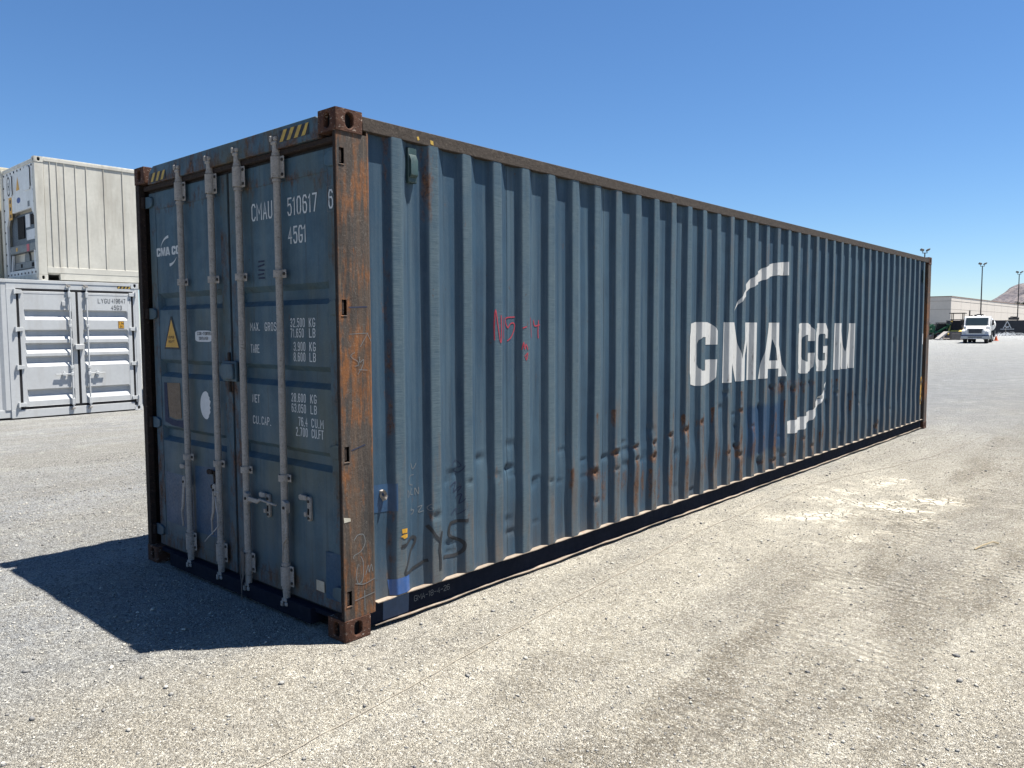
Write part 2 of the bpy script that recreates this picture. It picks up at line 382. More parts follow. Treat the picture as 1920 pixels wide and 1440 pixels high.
rel = .016*vnoise(XX,YY,.9,1)+.014*vnoise(XX,YY,3.1,2)+.014*vnoise(XX,YY,9,3)
rut = .012*vnoise(XX*1.0+.15*YY,YY*.06,2.6,4)
foot = np.clip(np.minimum(np.minimum(XX+2.75,.3-XX),np.minimum(YY+.3,12.5-YY))/.3, 0, 1)
ZZ = ZZ+(rel+rut)*near*(1-.85*foot)-.006*foot*0-.004
me = bpy.data.meshes.new('ground'); nx, ny = len(gx), len(gy)
idx = np.arange(nx*ny).reshape(ny,nx)
fq = np.stack([idx[:-1,:-1],idx[:-1,1:],idx[1:,1:],idx[1:,:-1]],-1).reshape(-1,4)
me.vertices.add(nx*ny); me.vertices.foreach_set('co', np.stack([XX,YY,ZZ],-1).ravel())
me.loops.add(fq.size); me.loops.foreach_set('vertex_index', fq.ravel())
me.polygons.add(len(fq)); me.polygons.foreach_set('loop_start', np.arange(0,fq.size,4)); me.polygons.foreach_set('use_smooth', np.ones(len(fq),bool))
me.update(); me.validate()
k = NM('gravel_ground'); k.alb = .92
big = k.noise(.28, 4, .6, sc=(1,.3,1)); mid = k.noise(1.7, 5, .65, sc=(1,.45,1)); sm = k.noise(11, 5, .7); fi = k.noise(55, 4, .7); vf = k.noise(190, 2, .6)
P3 = k.sep(k.tc.outputs['Object'])
px_ = k.add(P3['X'], k.mul(k.add(mid, -.5), 3.5))
lane = k.mul(k.ramp(px_, -1.5, 0.7, 0, 1, 'S'), k.ramp(k.add(P3['Y'], k.mul(k.add(big, -.5), 9)), 3., 15., 1, .3, 'S'))
beige = k.mix(k.ramp(mid, .3, .7), (.60,.55,.445), (.76,.715,.60)); grey = k.mix(k.ramp(mid, .3, .7), (.37,.37,.365), (.58,.575,.55))
c = k.mix(lane, grey, beige)
def band(x0, w, slope, amp, seed):
    cx = k.add(k.add(P3['X'], k.mul(P3['Y'], slope)), k.mul(k.add(k.noise(.5, 3, .6, loc=(seed,1,0)), -.5), .9))
    return k.mul(k.mul(k.ramp(k.math('ABSOLUTE', k.add(cx, -x0)), w*.35, w, 1, 0, 'S'), k.ramp(k.noise(1.5, 4, .65, sc=(1,.5,1), loc=(seed,6,0)), .38, .58)), amp)
for (x0, w, sl, am, sd) in ((1.15,.30,-.03,.6,1),(2.05,.55,.03,1.0,4),(1.62,.16,.03,.9,14),(2.55,.18,.03,.9,16),(3.1,.4,.02,.6,7),(-3.6,.5,.05,.5,9),(-6.0,.6,.03,.5,11)):
    c = k.mix(band(x0, w, sl, am, sd), c, (.345,.31,.245))
c = k.mix(k.ramp(big, .46, .60, 0, .6), c, (.43,.395,.32))
str_ = k.noise(1.3, 5, .65, sc=(1.7,.10,1), loc=(3,2,0)); c = k.mix(k.ramp(str_, .52, .62, 0, .5), c, (.43,.405,.35))
pt = k.noise(3.2, 5, .7, loc=(8,3,0)); c = k.mix(k.ramp(pt, .53, .66, 0, .5), c, (.46,.43,.365)); c = k.mix(k.ramp(pt, .32, .44, .5, 0), c, (.80,.76,.64))
c = k.mix(k.ramp(sm, .38, .56, .45, 0), c, (.40,.37,.315))
vc = k.vor(115, 'F1', 'Color'); vd = k.vor(115, 'F1', 'Distance'); vd2 = k.vor(260, 'F1', 'Distance'); vc2 = k.vor(260, 'F1', 'Color')
sp = k.sepc(vc)['Red']; sp2 = k.sepc(vc2)['Green']
c = k.mix(k.ramp(sp, 0, .5, .6, 0), c, k.mix(1.0, c, (.42,.41,.41), 'MULTIPLY'))
c = k.mix(k.ramp(sp2, 0, .5, .55, 0), c, k.mix(1.0, c, (.50,.48,.46), 'MULTIPLY'))
c = k.mix(k.ramp(sp, .72, .95, 0, .6), c, (.86,.83,.74))
c = k.mix(k.ramp(fi, .40, .56, .5, 0), c, k.mix(1.0, c, (.58,.56,.53), 'MULTIPLY'))
fl = k.noise(.42, 4, .65, loc=(6,6,0)); farm = k.ramp(P3['Y'], 8., 22., 0, 1, 'S')
c = k.mix(k.mul(farm, k.ramp(fl, .42, .60, .75, 0)), c, (.30,.298,.29))
c = k.mix(k.mul(k.ramp(k.sepc(vc)['Blue'], .80, .84), k.mul(k.ramp(vd, .15, .45, .9, 0), k.ramp(lane, .2, .9, .9, .35))), c, (.16,.16,.165))
dk = k.sepc(k.vor(34, 'F1', 'Color'))['Blue']
c = k.mix(k.mul(k.ramp(dk, .94, .955), k.ramp(k.vor(34), .1, .2, .85, 0)), c, (.14,.14,.145))
c = k.mix(k.mul(farm, .55), c, (.345,.342,.325))
fs = k.noise(2.6, 5, .75, loc=(3,8,0)); c = k.mix(k.mul(farm, k.ramp(fs, .40, .58, .6, 0)), c, (.24,.238,.23))
c = k.mix(k.mul(k.ramp(P3['Y'], 22., 70., 0, .55, 'S'), k.ramp(fl, .3, .7, 1., .75)), c, (.27,.266,.25))
c = k.mix(k.ramp(lane, 0, .8, .8, 0), c, k.mix(1.0, c, (.88,.92,.975), 'MULTIPLY'))
# dried mud crust, cracked into plates beside the container
mx = k.add(k.math('ABSOLUTE', k.add(k.add(P3['X'], -1.15), k.mul(k.add(k.noise(.8, 3), -.5), 2.2))), 0.)
my = k.math('ABSOLUTE', k.add(k.add(P3['Y'], -5.4), k.mul(k.add(sm, -.5), .8)))
mud = k.mul(k.ramp(mx, .45, 1.0, 1, 0), k.ramp(k.add(my, k.mul(k.noise(1.4, 4, loc=(5,5,0)), 3.0)), 2.2, 3.4, 1, 0))
mud = k.mul(mud, k.ramp(k.noise(1.8, 5, .7, loc=(1,7,0)), .44, .60))
ck = k.N('ShaderNodeTexVoronoi'); ck.feature = 'DISTANCE_TO_EDGE'; ck.inputs['Scale'].default_value = 7.0
wv = k.N('ShaderNodeVectorMath'); wv.operation = 'ADD'; k.L(k.tc.outputs['Object'], wv.inputs[0])
ns = k.N('ShaderNodeTexNoise'); ns.inputs['Scale'].default_value = 9; k.L(k.tc.outputs['Object'], ns.inputs['Vector'])
sc_ = k.N('ShaderNodeVectorMath'); sc_.operation = 'SCALE'; sc_.inputs['Scale'].default_value = .09; k.L(ns.outputs['Color'], sc_.inputs[0]); k.L(sc_.outputs[0], wv.inputs[1])
k.L(wv.outputs[0], ck.inputs['Vector']); crack = k.ramp(ck.outputs['Distance'], .0, .075)
c = k.mix(k.mul(mud, .65), c, k.mix(crack, (.26,.24,.19), k.mix(sm, (.38,.35,.285), (.47,.435,.36))))
h = k.add(k.add(k.mul(k.ramp(vd, 0, .6, 1, 0), .8), k.mul(k.ramp(vd2, 0, .6, 1, 0), .4)), k.add(k.mul(fi, .9), k.mul(sm, 1.5)))
h = k.mix(mud, h, k.add(k.mul(crack, 1.4), k.mul(fi, .25)))
yy_ = k.add(k.mul(P3['Y'], 70.), k.mul(k.noise(1.6, 3, .6, loc=(2,2,0)), 26.)); rip = k.math('SINE', yy_)
rmask = k.mul(k.ramp(k.math('ABSOLUTE', k.add(k.add(P3['X'], -1.95), k.mul(k.add(k.noise(.35, 2), -.5), 1.6))), .35, .75, 1, 0), k.ramp(k.noise(.9, 3, .6, loc=(4,9,0)), .42, .58))
h = k.add(h, k.mul(k.mul(rip, rmask), .6)); nr = k.bump(h, 1.0, .024); nr = k.bump(vf, .35, .004, nr)
MAT['ground'] = k.done(c, .95, .15, 0., nr)
me.materials.append(MAT['ground'])
g = bpy.data.objects.new('ground', me); COL.objects.link(g); setp(g, 'pale compacted gravel yard with tyre ruts', 'ground', kind='structure')

# crushed stones lying loose on the yard
def stones(name, n, xr, yr, rmin, rmax, seed, label, dens=None, pw=1.2):
    R = np.random.default_rng(seed)
    x = R.uniform(*xr, n*3); y = R.uniform(*yr, n*3)
    keep = ~((x > -2.50) & (x < .06) & (y > -.06) & (y < 12.25))
    if dens is not None: keep &= R.random(n*3) < dens(x, y)
    x = x[keep][:n]; y = y[keep][:n]; n = len(x)
    base = np.array([[1,0,0],[-1,0,0],[0,1,0],[0,-1,0],[0,0,1],[0,0,-.6],[.6,.6,.45],[-.6,.55,.4],[.55,-.6,.42],[-.58,-.6,.4]],float)
    fc = np.array([[4,0,6],[4,6,2],[0,2,6],[4,2,7],[4,7,1],[2,1,7],[4,1,9],[4,9,3],[1,3,9],[4,3,8],[4,8,0],[3,0,8],[5,2,0],[5,1,2],[5,3,1],[5,0,3]])
    r = rmin*(rmax/rmin)**(R.random(n)**2.2)
    V = base[None]*R.uniform(.7,1.25,(n,10,1))*r[:,None,None]*np.stack([R.uniform(.8,1.4,n),R.uniform(.6,1.0,n),R.uniform(.45,.9,n)],-1)[:,None,:]
    a = R.uniform(0,6.283,n); ca, sa = np.cos(a)[:,None], np.sin(a)[:,None]
    vx = V[...,0]*ca-V[...,1]*sa; vy = V[...,0]*sa+V[...,1]*ca
    # sit on the ground mesh (bilinear)
    ix = np.clip(np.searchsorted(gx, x)-1, 0, nx-2); iy = np.clip(np.searchsorted(gy, y)-1, 0, ny-2)
    fx = (x-gx[ix])/(gx[ix+1]-gx[ix]); fy = (y-gy[iy])/(gy[iy+1]-gy[iy])
    z = (ZZ[iy,ix]*(1-fx)+ZZ[iy,ix+1]*fx)*(1-fy)+(ZZ[iy+1,ix]*(1-fx)+ZZ[iy+1,ix+1]*fx)*fy
    co = np.stack([vx+x[:,None], vy+y[:,None], V[...,2]+z[:,None]+r[:,None]*.2],-1).reshape(-1,3)
    F = (fc[None]+np.arange(n)[:,None,None]*10).reshape(-1,3)
    me = bpy.data.meshes.new(name); me.vertices.add(len(co)); me.vertices.foreach_set('co', co.ravel())
    me.loops.add(F.size); me.loops.foreach_set('vertex_index', F.ravel()); me.polygons.add(len(F)); me.polygons.foreach_set('loop_start', np.arange(0,F.size,3))
    me.update()
    v = R.random(n)**pw; pal = np.array([[.11,.112,.122],[.30,.295,.28],[.50,.475,.415],[.60,.575,.51]])
    t = v*3; i0 = np.clip(t.astype(int),0,2); f = (t-i0)[:,None]; c = pal[i0]*(1-f)+pal[i0+1]*f
    at = me.color_attributes.new('tint','FLOAT_COLOR','POINT'); cc = np.ones((n,10,4)); cc[...,:3] = c[:,None,:]
    at.data.foreach_set('color', cc.ravel()); me.materials.append(MAT['stone'])
    o = bpy.data.objects.new(name, me); COL.objects.link(o); return setp(o, label, 'gravel', kind='stuff')
k = NM('crushed_stone'); f_ = k.noise(90, 3, .6); MAT['stone'] = k.done(k.mix(k.ramp(f_,.3,.7,0,.4), k.attr('tint'), (.42,.40,.35)), .9, .2)
stones('loose_gravel', 70000, (-9,6.5), (-2.2,13), .0026, .0085, 5, 'fine loose gravel scattered over the yard', lambda x,y: np.clip(1.15-np.hypot(x-1.5,y-.5)/13,.12,1)*np.where(x < -.5, 1., .55))
stones('coarse_gravel', 3600, (-8,6.5), (-2.2,12), .007, .018, 6, 'coarser dark stones lying on the yard', lambda x,y: np.where(x < .3, 1., np.where(x > 2.6, .55, .22)))
def clump(x, y, s, seed, lo=.12): return np.clip(.35+(vnoise(x, y, s, seed)+vnoise(x, y, s*2.7, seed+1)*.6)*3, lo, 1)
stones('gravel_patches', 26000, (-8.5,6.5), (-2.2,11), .0045, .0125, 8, 'small angular stones gathered in patches on the yard', lambda x,y: clump(x,y,1.1,21)*np.where(x < -.2, 1., np.where(x > 2.5, .5, .16)), 2.2)
# ------------------------------------------------------------------ the blue 40 ft container (near corner of its base at the origin)
LEN, WID, HGT = 12.192, 2.438, 2.896
CT = empty('shipping_container', (0,0,0), 0, 'long weathered dark blue shipping container with white CMA CGM lettering and rusty corner posts', 'shipping container')
ZH = (2.648, 1.844, 1.045, .240)       # hinge heights

def stadium(w, h, n=8):
    r = w/2; pts = []
    for i in range(n+1): t = math.pi*i/n; pts.append((r*math.cos(t), h/2-r+r*math.sin(t)))
    for i in range(n+1): t = math.pi+math.pi*i/n; pts.append((r*math.cos(t), -(h/2-r)+r*math.sin(t)))
    return pts
def holed_face(m, W_, H_, hw, hh, put, depth=.028):
    st = stadium(hw, hh); n = len(st); vs = []; out = []
    for (a,b) in st:
        k = min(W_/2/max(abs(a),1e-6), H_/2/max(abs(b),1e-6)); out.append((a*k,b*k))
    # snap nearest ring points to the corners
    for cx, cz in ((1,1),(-1,1),(-1,-1),(1,-1)):
        j = min(range(n), key=lambda i: (out[i][0]-cx*W_/2)**2+(out[i][1]-cz*H_/2)**2); out[j] = (cx*W_/2, cz*H_/2)
    vs = [put(a,b,0) for a,b in out]+[put(a,b,0) for a,b in st]+[put(a,b,depth) for a,b in st]
    fs = [(i,(i+1)%n,(i+1)%n+n,i+n) for i in range(n)]+[(i+n,(i+1)%n+n,(i+1)%n+2*n,i+2*n) for i in range(n)]
    m.add(vs, fs)
def casting(parent, x, y, z, sx, sy, mat='casting', dims=(.162,.178,.118), name='corner_casting'):
    # corner at (x,y,z base); body extends to x-sx*..., y+sy*...
    dx, dy, dz = dims; m = MB()
    X = lambda a: x-sx*a; Y = lambda b: y+sy*b
    holed_face(m, dx, dz, .052, .082, lambda a,b,d: (X(dx/2+a), Y(d), z+dz/2+b))
    holed_face(m, dy, dz, .052, .082, lambda a,b,d: (X(d), Y(dy/2+a), z+dz/2+b))
    m.add([(X(0),Y(0),z),(X(dx),Y(0),z),(X(dx),Y(dy),z),(X(0),Y(dy),z),(X(0),Y(0),z+dz),(X(dx),Y(0),z+dz),(X(dx),Y(dy),z+dz),(X(0),Y(dy),z+dz)],
          [(0,1,2,3),(4,5,6,7),(1,2,6,5),(2,3,7,6)])
    o = m.build(name, mat, parent); weld(o)
    bm_ = o.modifiers.new('bevel','BEVEL'); bm_.width = .006; bm_.segments = 2; bm_.limit_method = 'ANGLE'; bm_.angle_limit = math.radians(60)
    # black block inside: the hollow's shade put into its colour
    c = MB().box(X(.029),X(dx-.01),Y(.029),Y(dy-.01),z+.006,z+dz-.006).build('casting_shade_core', 'black', o)
    return o
for zz in (0, HGT-.118):
    casting(CT, 0, 0, zz, 1, 1); casting(CT, -WID, 0, zz, -1, 1)
    casting(CT, 0, LEN, zz, 1, -1); casting(CT, -WID, LEN, zz, -1, -1)

# near right post: folded plate with the slots for the hinge lugs
zp0, zp1 = .119, HGT-.119
slots = [(.022,.055,z-.042,z+.042) for z in ZH]
pp = plate(slots, [.004,.205], [zp0,zp1], lambda u,z,d: (-.006-.008*d, u, z)).build('corner_post', 'post', CT); weld(pp)
MB().box(-.040,-.0145,.006,.014,zp0,zp1).box(-.040,-.033,.014,.060,zp0,zp1).build('post_front_flange', 'darkrust', pp, .003)
MB().prism([(-.006,.206),(-.007,.214),(-.012,.222),(-.024,.2305),(-.045,.2305),(-.045,.206)], 'z', zp0, 2.80).build('post_return_flange', 'post', pp)
MB().box(-.050,-.046,.062,.2,zp0,zp1).build('post_inner_plate', 'black', pp)
for z in ZH:
    MB().prism([(.024,z-.037),(.036,z-.037),(.039,z-.03),(.039,z+.03),(.036,z+.037),(.024,z+.037)], 'x', -.032, -.010).build('hinge_lug', 'darkrust', pp, .002)
    # worn lip of the slot
    MB().box(-.012,-.003,.016,.056,z-.050,z-.0425).build('slot_lip', 'post', pp, .003)
# left post, far posts
lp = MB().box(-WID,-WID+.058,.006,.05,zp0,zp1).box(-WID,-WID+.012,.05,.22,zp0,zp1).build('corner_post', 'darkrust', CT, .003)
fp = MB().box(-.014,-.004,LEN-.185,LEN-.004,zp0,zp1).box(-.15,-.0145,LEN-.185,LEN-.175,zp0,zp1).box(-.16,-.0145,LEN-.014,LEN-.004,zp0,zp1).build('corner_post', 'post', CT, .003)
MB().box(-WID+.004,-WID+.014,LEN-.185,LEN-.004,zp0,zp1).build('corner_post', 'darkrust', CT)

# rails
MB().box(-.062,-.003,.1785,LEN-.1785,2.802,2.878).build('top_rail', 'toprail', CT, .004)
MB().box(-WID+.003,-WID+.062,.1785,LEN-.1785,2.802,2.878).build('top_rail', 'toprail', CT, .004)
br = MB().box(-.054,-.048,.182,LEN-.182,.026,.162).box(-.25,-.0545,.232,LEN-.24,.150,.166).build('bottom_rail', 'botrail', CT)
# ledge: its dusty lip wanders a little
m = MB(); ys = np.linspace(.2315, LEN-.24, 240); lip = [-.006+.004*math.sin(y*9)+.004*math.sin(y*23+1)+.003*random.random() for y in ys]
for z in (.162,.167): m.v += [(-.0482 if z < .165 else -.0482, y, z) for y in ys]+[(lip[i], y, z) for i, y in enumerate(ys)]
n = len(ys)
for i in range(n-1):
    m.f += [(i,i+1,n+i+1,n+i),(2*n+i,3*n+i,3*n+i+1,2*n+i+1),(n+i,n+i+1,3*n+i+1,3*n+i)]
m.build('rail_ledge', 'dust', br, smooth=60)
m = MB(); lip = [-.024+.006*math.sin(y*4)*math.sin(y*1.3)+.004*math.sin(y*17) for y in ys]; dz = [.003*math.sin(y*6.1)+.003*math.sin(y*2.2+1) for y in ys]
for z in (.019,.024): m.v += [(-.0475, y, z) for y in ys]+[(lip[i], y, z+dz[i]) for i, y in enumerate(ys)]
for i in range(n-1): m.f += [(i,i+1,n+i+1,n+i),(2*n+i,3*n+i,3*n+i+1,2*n+i+1),(n+i,n+i+1,3*n+i+1,3*n+i)]
m.build('rail_lip', 'dust', br, smooth=60)
MB().box(-WID+.003,-WID+.054,.182,LEN-.182,.026,.166).build('bottom_rail', 'botrail', CT)

# side wall: trapezoid corrugation, welded from sheets
PITCH, R0, RW, SL, SB = .2838, .380, .073, .034, .076
XO, XI = -.0045, -.044
bps = [(.2325, XI)]
NR = 41
for i in range(NR):
    y = R0+i*PITCH; bps += [(y-SL, XI), (y, XO), (y+RW, XO), (y+RW+SB, XI)]
bps += [(bps[-1][0]+.03, XI), (bps[-1][0]+.06, -.13), (LEN-.186, -.13)]
bpy_y = np.array([b[0] for b in bps]); bpy_x = np.array([b[1] for b in bps])
def prof(y):
    s = 0
    for d, w in ((-.007,.2),(-.0035,.2),(0,.2),(.0035,.2),(.007,.2)): s = s+w*np.interp(y+d, bpy_y, bpy_x)
    return s
# blows: y, z, half-width, half-height, depth
RIB = lambda y: R0+round((y-R0-RW/2)/PITCH)*PITCH+RW/2
DENT = []
for (y,z,d) in ((2.365,.618,.022),(2.62,.732,.024),(2.62,.60,.012),(2.876,.767,.02),(2.876,.64,.014),(3.166,.766,.02),(3.166,.63,.014),(3.458,.78,.018),(3.75,.80,.016),(4.059,.832,.012),(4.6,.5,.02),(4.88,.45,.016),(5.0,.88,.015),(2.317,.397,.012),(1.049,.735,.008),(1.4,.77,.007),(1.95,.63,.008),(.72,.60,.007),(6.7,.42,.012),(7.0,.3,.012),(5.75,.25,.02),(6.05,.28,.014),(9.4,.32,.018),(10.2,.5,.01),(8.7,.7,.01),(5.3,.72,.012)):
    DENT.append((RIB(y)+random.uniform(-.02,.015), z+random.uniform(-.02,.02), random.uniform(.024,.042), random.uniform(.010,.024), d*random.uniform(.7,1.2)))
VAL = []
for (y,z,d) in ((4.70,1.10,.022),(5.40,.90,.026),(5.72,1.085,.030),(6.02,1.125,.030),(6.30,1.00,.030),(6.62,1.07,.028),(6.88,1.06,.028),(7.10,.83,.026),(7.44,.80,.026),(7.72,.86,.02),(8.4,.83,.016),(8.75,.83,.016),(4.95,.74,.02),(5.62,.30,.034),(9.40,.27,.034),(4.83,.52,.03),(3.33,.86,.012),(10.4,1.55,.014),(9.1,.6,.012)):
    VAL.append((RIB(y)-RW/2-.030+random.uniform(-.012,.02), z+random.uniform(-.03,.03), random.uniform(.016,.030), random.uniform(.014,.032), d*random.uniform(.7,1.15)))
for (y,z) in [(random.uniform(.6,3.6), random.uniform(.28,.95)) for _ in range(30)]+[(random.uniform(3.6,11), random.uniform(.22,1.0)) for _ in range(16)]:
    VAL.append((RIB(y)+PITCH/2+random.uniform(-.02,.03), z, random.uniform(.03,.06), random.uniform(.012,.03), random.uniform(.004,.009)))
def dent(y, z):
    d = .0025*np.sin(y*1.9+z*1.3)*np.sin(z*1.7+.4)+.0018*np.sin(y*5.1+2)*np.sin(z*3.3+y)
    low = np.exp(-((z-.55)/.35)**2)
    d = d+.004*low*np.sin(y*3.7)*np.sin(z*9+y*4)+.010*np.exp(-((y-5.2)/1.6)**2-((z-.5)/.3)**2)*np.sin(y*7.3+1)*np.sin(z*7+y*2)
    for (a,b,c,e,f) in DENT+VAL:
        u = (y-a)/c; v = (z-b)/e
        msk = (np.abs(u) < 3) & (np.abs(v) < 4)
        d = d-np.where(msk, 1.35*f*np.exp(-u*u)*np.exp(-np.abs(v)**1.25)-.35*f*np.exp(-u*u)*np.exp(-((v-1.9)/.7)**2), 0)
    return d
def surf(y, z): return prof(y)+dent(y, z)
cols = set()
for b in bpy_y:
    for d in (-.0085,-.004,0,.004,.0085): cols.add(round(b+d,5))
for i in range(NR):
    y = R0+i*PITCH
    for t in (.25,.5,.75): cols.add(round(y+RW*t,5)); cols.add(round(y-SL*t,5)); cols.add(round(y+RW+SB*t,5)); cols.add(round(y-SL-.090*t*.97,5))
cols = np.array(sorted(c for c in cols if .2325 <= c <= LEN-.186)); cols = cols[np.concatenate([[True], np.diff(cols) > .0018])]
rows = np.concatenate([np.arange(.168,1.25,.0165), np.arange(1.25,2.806,.06), [2.806]])
seams = [.2325]+[RIB(R0+(3+4*i)*PITCH+RW/2)+PITCH/2-.012 for i in range(0,10)]+[LEN-.186]
def wear_of(Yv, Zv, Xv):
    rib = np.clip((prof(Yv)-(-.0105))/.005, 0, 1)
    rust_ = np.zeros_like(Yv)
    for i, (a,b,c,e,f) in enumerate(DENT):
        k1 = .55+.35*math.sin(i*2.3); k2 = .8+.5*abs(math.sin(i*1.7+1)); amp = min(1., f/.018)
        rust_ = np.maximum(rust_, amp*(.62+.25*k1)*np.exp(-((Yv-a+.012)/(.055*k2))**2-((Zv-b)/(.045*k2))**2))
        rust_ = np.maximum(rust_, .5*amp*np.exp(-((Yv-a)/.03)**2)*np.clip(1-(b-Zv)/(.18+.3*k1*k1),0,1)*(Zv < b))
    for (a,b,c,e,f) in VAL:
        rust_ = np.maximum(rust_, (f > .026)*.55*np.exp(-((Yv-a-.02)/.05)**2-((Zv-b+.02)/.035)**2))
    rb_ = R0+np.round((Yv-R0-RW/2)/PITCH)*PITCH+RW/2; onrib = np.exp(-((Yv-rb_)/.045)**2)
    rust_ = np.maximum(rust_, (.52+.14*np.sin(rb_*9))*onrib*np.clip((Yv-2.1)/.5,0,1)*np.clip((9.0-Yv)/2.5,0,1)*np.exp(-((Zv-.42)/.42)**2))
    for i in range(46):
        a = R0+((i*7)%40)*PITCH+RW*.5+.05*math.sin(i*3.1); b = .35+.75*abs(math.sin(i*1.37)); l = .12+.35*abs(math.sin(i*2.9)); w_ = .010+.012*abs(math.sin(i*5.3))
        if 2.0 < a < 9.5: rust_ = np.maximum(rust_, .85*np.exp(-((Yv-a)/w_)**2)*np.clip(1-(b-Zv)/l,0,1)*(Zv < b)*np.clip((b-Zv)/.02,0,1))
    rust_ = np.maximum(rust_, .52*np.exp(-((Yv-6.2)/.75)**2-((Zv-1.06)/.10)**2))
    # rust hanging in some valleys low down, and on the first rib by the post
    for (a,w) in ((2.52,.5),(2.8,.45),(3.08,.55),(3.37,.5),(3.65,.4),(4.22,.45),(4.5,.5),(5.07,.4)):
        yy = RIB(a)+PITCH/2; rust_ = np.maximum(rust_, w*np.exp(-((Yv-yy)/.04)**2)*np.exp(-((Zv-.42)/.22)**2))
    rust_ = np.maximum(rust_, .40*np.exp(-((Yv-.355)/.03)**2)*(.8+.2*np.sin(Zv*5)))
    rust_ = np.maximum(rust_, .50*np.exp(-((Yv-.67)/.05)**2)*np.exp(-((Zv-2.55)/.25)**2))
    blue = np.zeros_like(Yv)
    for (y0,y1,z0,z1) in ((5.05,6.12,.33,.96),(4.93,5.1,.4,.86)):
        e = np.minimum(np.minimum(Yv-y0,y1-Yv)*6, np.minimum(Zv-z0,z1-Zv)*8); blue = np.maximum(blue, np.clip(e,0,1))
    return rust_, rib*1.0, blue
for s in range(len(seams)-1):
    a, b = seams[s]+(.0015 if s else 0), seams[s+1]-(.0015 if s < len(seams)-2 else 0)
    cy = np.concatenate([[a], cols[(cols > a+.001) & (cols < b-.001)], [b]])
    Yg, Zg = np.meshgrid(cy, rows); Xg = surf(Yg, Zg); ncl, nrw = len(cy), len(rows)
    id_ = np.arange(ncl*nrw).reshape(nrw,ncl)
    F = np.stack([id_[:-1,:-1],id_[:-1,1:],id_[1:,1:],id_[1:,:-1]],-1).reshape(-1,4)
    me = bpy.data.meshes.new('wall_sheet'); me.from_pydata(np.stack([Xg,Yg,Zg],-1).reshape(-1,3).tolist(), [], F.tolist())
    me.polygons.foreach_set('use_smooth', np.ones(len(F),bool))
    r_, g_, b_ = wear_of(Yg.ravel(), Zg.ravel(), Xg.ravel())
    at = me.color_attributes.new('wear','FLOAT_COLOR','POINT'); at.data.foreach_set('color', np.stack([r_,g_,b_,np.ones_like(r_)],-1).ravel().astype(np.float32))
    me.materials.append(MAT['wall']); o = bpy.data.objects.new('wall_sheet', me); COL.objects.link(o); o.parent = CT
MB().box(-.30,-.29,.25,LEN-.25,.17,2.79).build('shade_backing', 'black', CT)  # unseen black sheet: interior shade behind the seams, put in as colour
# the sides that face away, the far end and the roof: plainer corrugation
def simple_corr(name, a0, a1, b0, b1, put, mat='wall', pitch=PITCH, d=.036):
    bp = []; t = a0
    while t < a1-.02:
        for q, w in ((0,0),(.074,0),(.142,1),(.216,1)): 
            if t+q*pitch/.284 < a1: bp.append((t+q*pitch/.284, w))
        t += pitch
    bp.append((a1,0)); m = MB()
    for (a,w) in bp: m.v += [put(a,b0,w*d), put(a,b1,w*d)]
    m.f = [(2*i,2*i+2,2*i+3,2*i+1) for i in range(len(bp)-1)]
    return m.build(name, mat, CT, smooth=0)
simple_corr('left_side_wall', .25, LEN-.2, .168, 2.80, lambda a,b,w: (-WID+.046-w, a, b))
simple_corr('front_end_wall', -WID+.12, -.12, .15, 2.80, lambda a,b,w: (a, LEN-.05+w*.8, b))
simple_corr('roof', .1, LEN-.1, -WID+.06, -.06, lambda a,b,w: (b, a, 2.862+w*.35), pitch=.209)
MB().box(-WID+.06,-.26,.12,LEN-.1,.14,.168).build('floor', 'darkrust', CT)
MB().box(-WID+.163,-.163,LEN-.10,LEN-.02,2.79,2.88).build('end_rail', 'botrail', CT); MB().box(-WID+.163,-.163,LEN-.10,LEN-.02,.02,.15).build('end_sill', 'botrail', CT)

# ventilator box near the top of the wall
vb = MB().box(-.040,-.012,.512,.578,2.572,2.775).build('ventilator', 'greenvent', CT, .006)
MB().prism([(-.0115,2.60),(.006,2.615),(.006,2.70),(-.0115,2.735)], 'y', .518, .572).build('vent_hood', 'greenvent', vb, .002)

# writing that follows the corrugation
def wall_film(name, quads, mat, lift=.0022, parent=CT):
    bm = bmesh.new()
    vmap = []
    for li, q in quads:
        vs = [bm.verts.new((li*.0005, p[0], p[1])) for p in q]; bm.faces.new(vs)
    bmesh.ops.remove_doubles(bm, verts=bm.verts, dist=1e-6)
    ya = min(v.co.y for v in bm.verts); yb = max(v.co.y for v in bm.verts); za = min(v.co.z for v in bm.verts); zb = max(v.co.z for v in bm.verts)
    for c in cols:
        if ya < c < yb: bmesh.ops.bisect_plane(bm, geom=bm.verts[:]+bm.edges[:]+bm.faces[:], plane_co=(0,c,0), plane_no=(0,1,0), dist=1e-6)
    for c in rows:
        if za < c < zb: bmesh.ops.bisect_plane(bm, geom=bm.verts[:]+bm.edges[:]+bm.faces[:], plane_co=(0,0,c), plane_no=(0,0,1), dist=1e-6)
    co = np.array([v.co for v in bm.verts]); x = surf(co[:,1], co[:,2])+lift+co[:,0]
    for v, xx in zip(bm.verts, x): v.co.x = xx
    for f in bm.faces:
        f.normal_update()
        if f.normal.x < 0: f.normal_flip()
    me = bpy.data.meshes.new(name); bm.to_mesh(me); bm.free()
    me.materials.append(MAT[mat]); o = bpy.data.objects.new(name, me); COL.objects.link(o); o.parent = parent; return o
def split_film(name, lines, w, mat, lift=.0022):
    for l in lines: wall_film(name, strokes([l], w), mat, lift)
def split_decal(name, lines, w, put, mat, parent):
    for i, l in enumerate(lines): decal(name, strokes([l], w), (lambda u,z,d,i=i: put(u,z,d+i*.0004)), mat, parent)
def strokes(lines, w, smooth=True):
    out = []
    for i, l in enumerate(lines):
        for q in ribbon(smooth_line(l) if smooth else l, w): out.append((i, q))
    return out
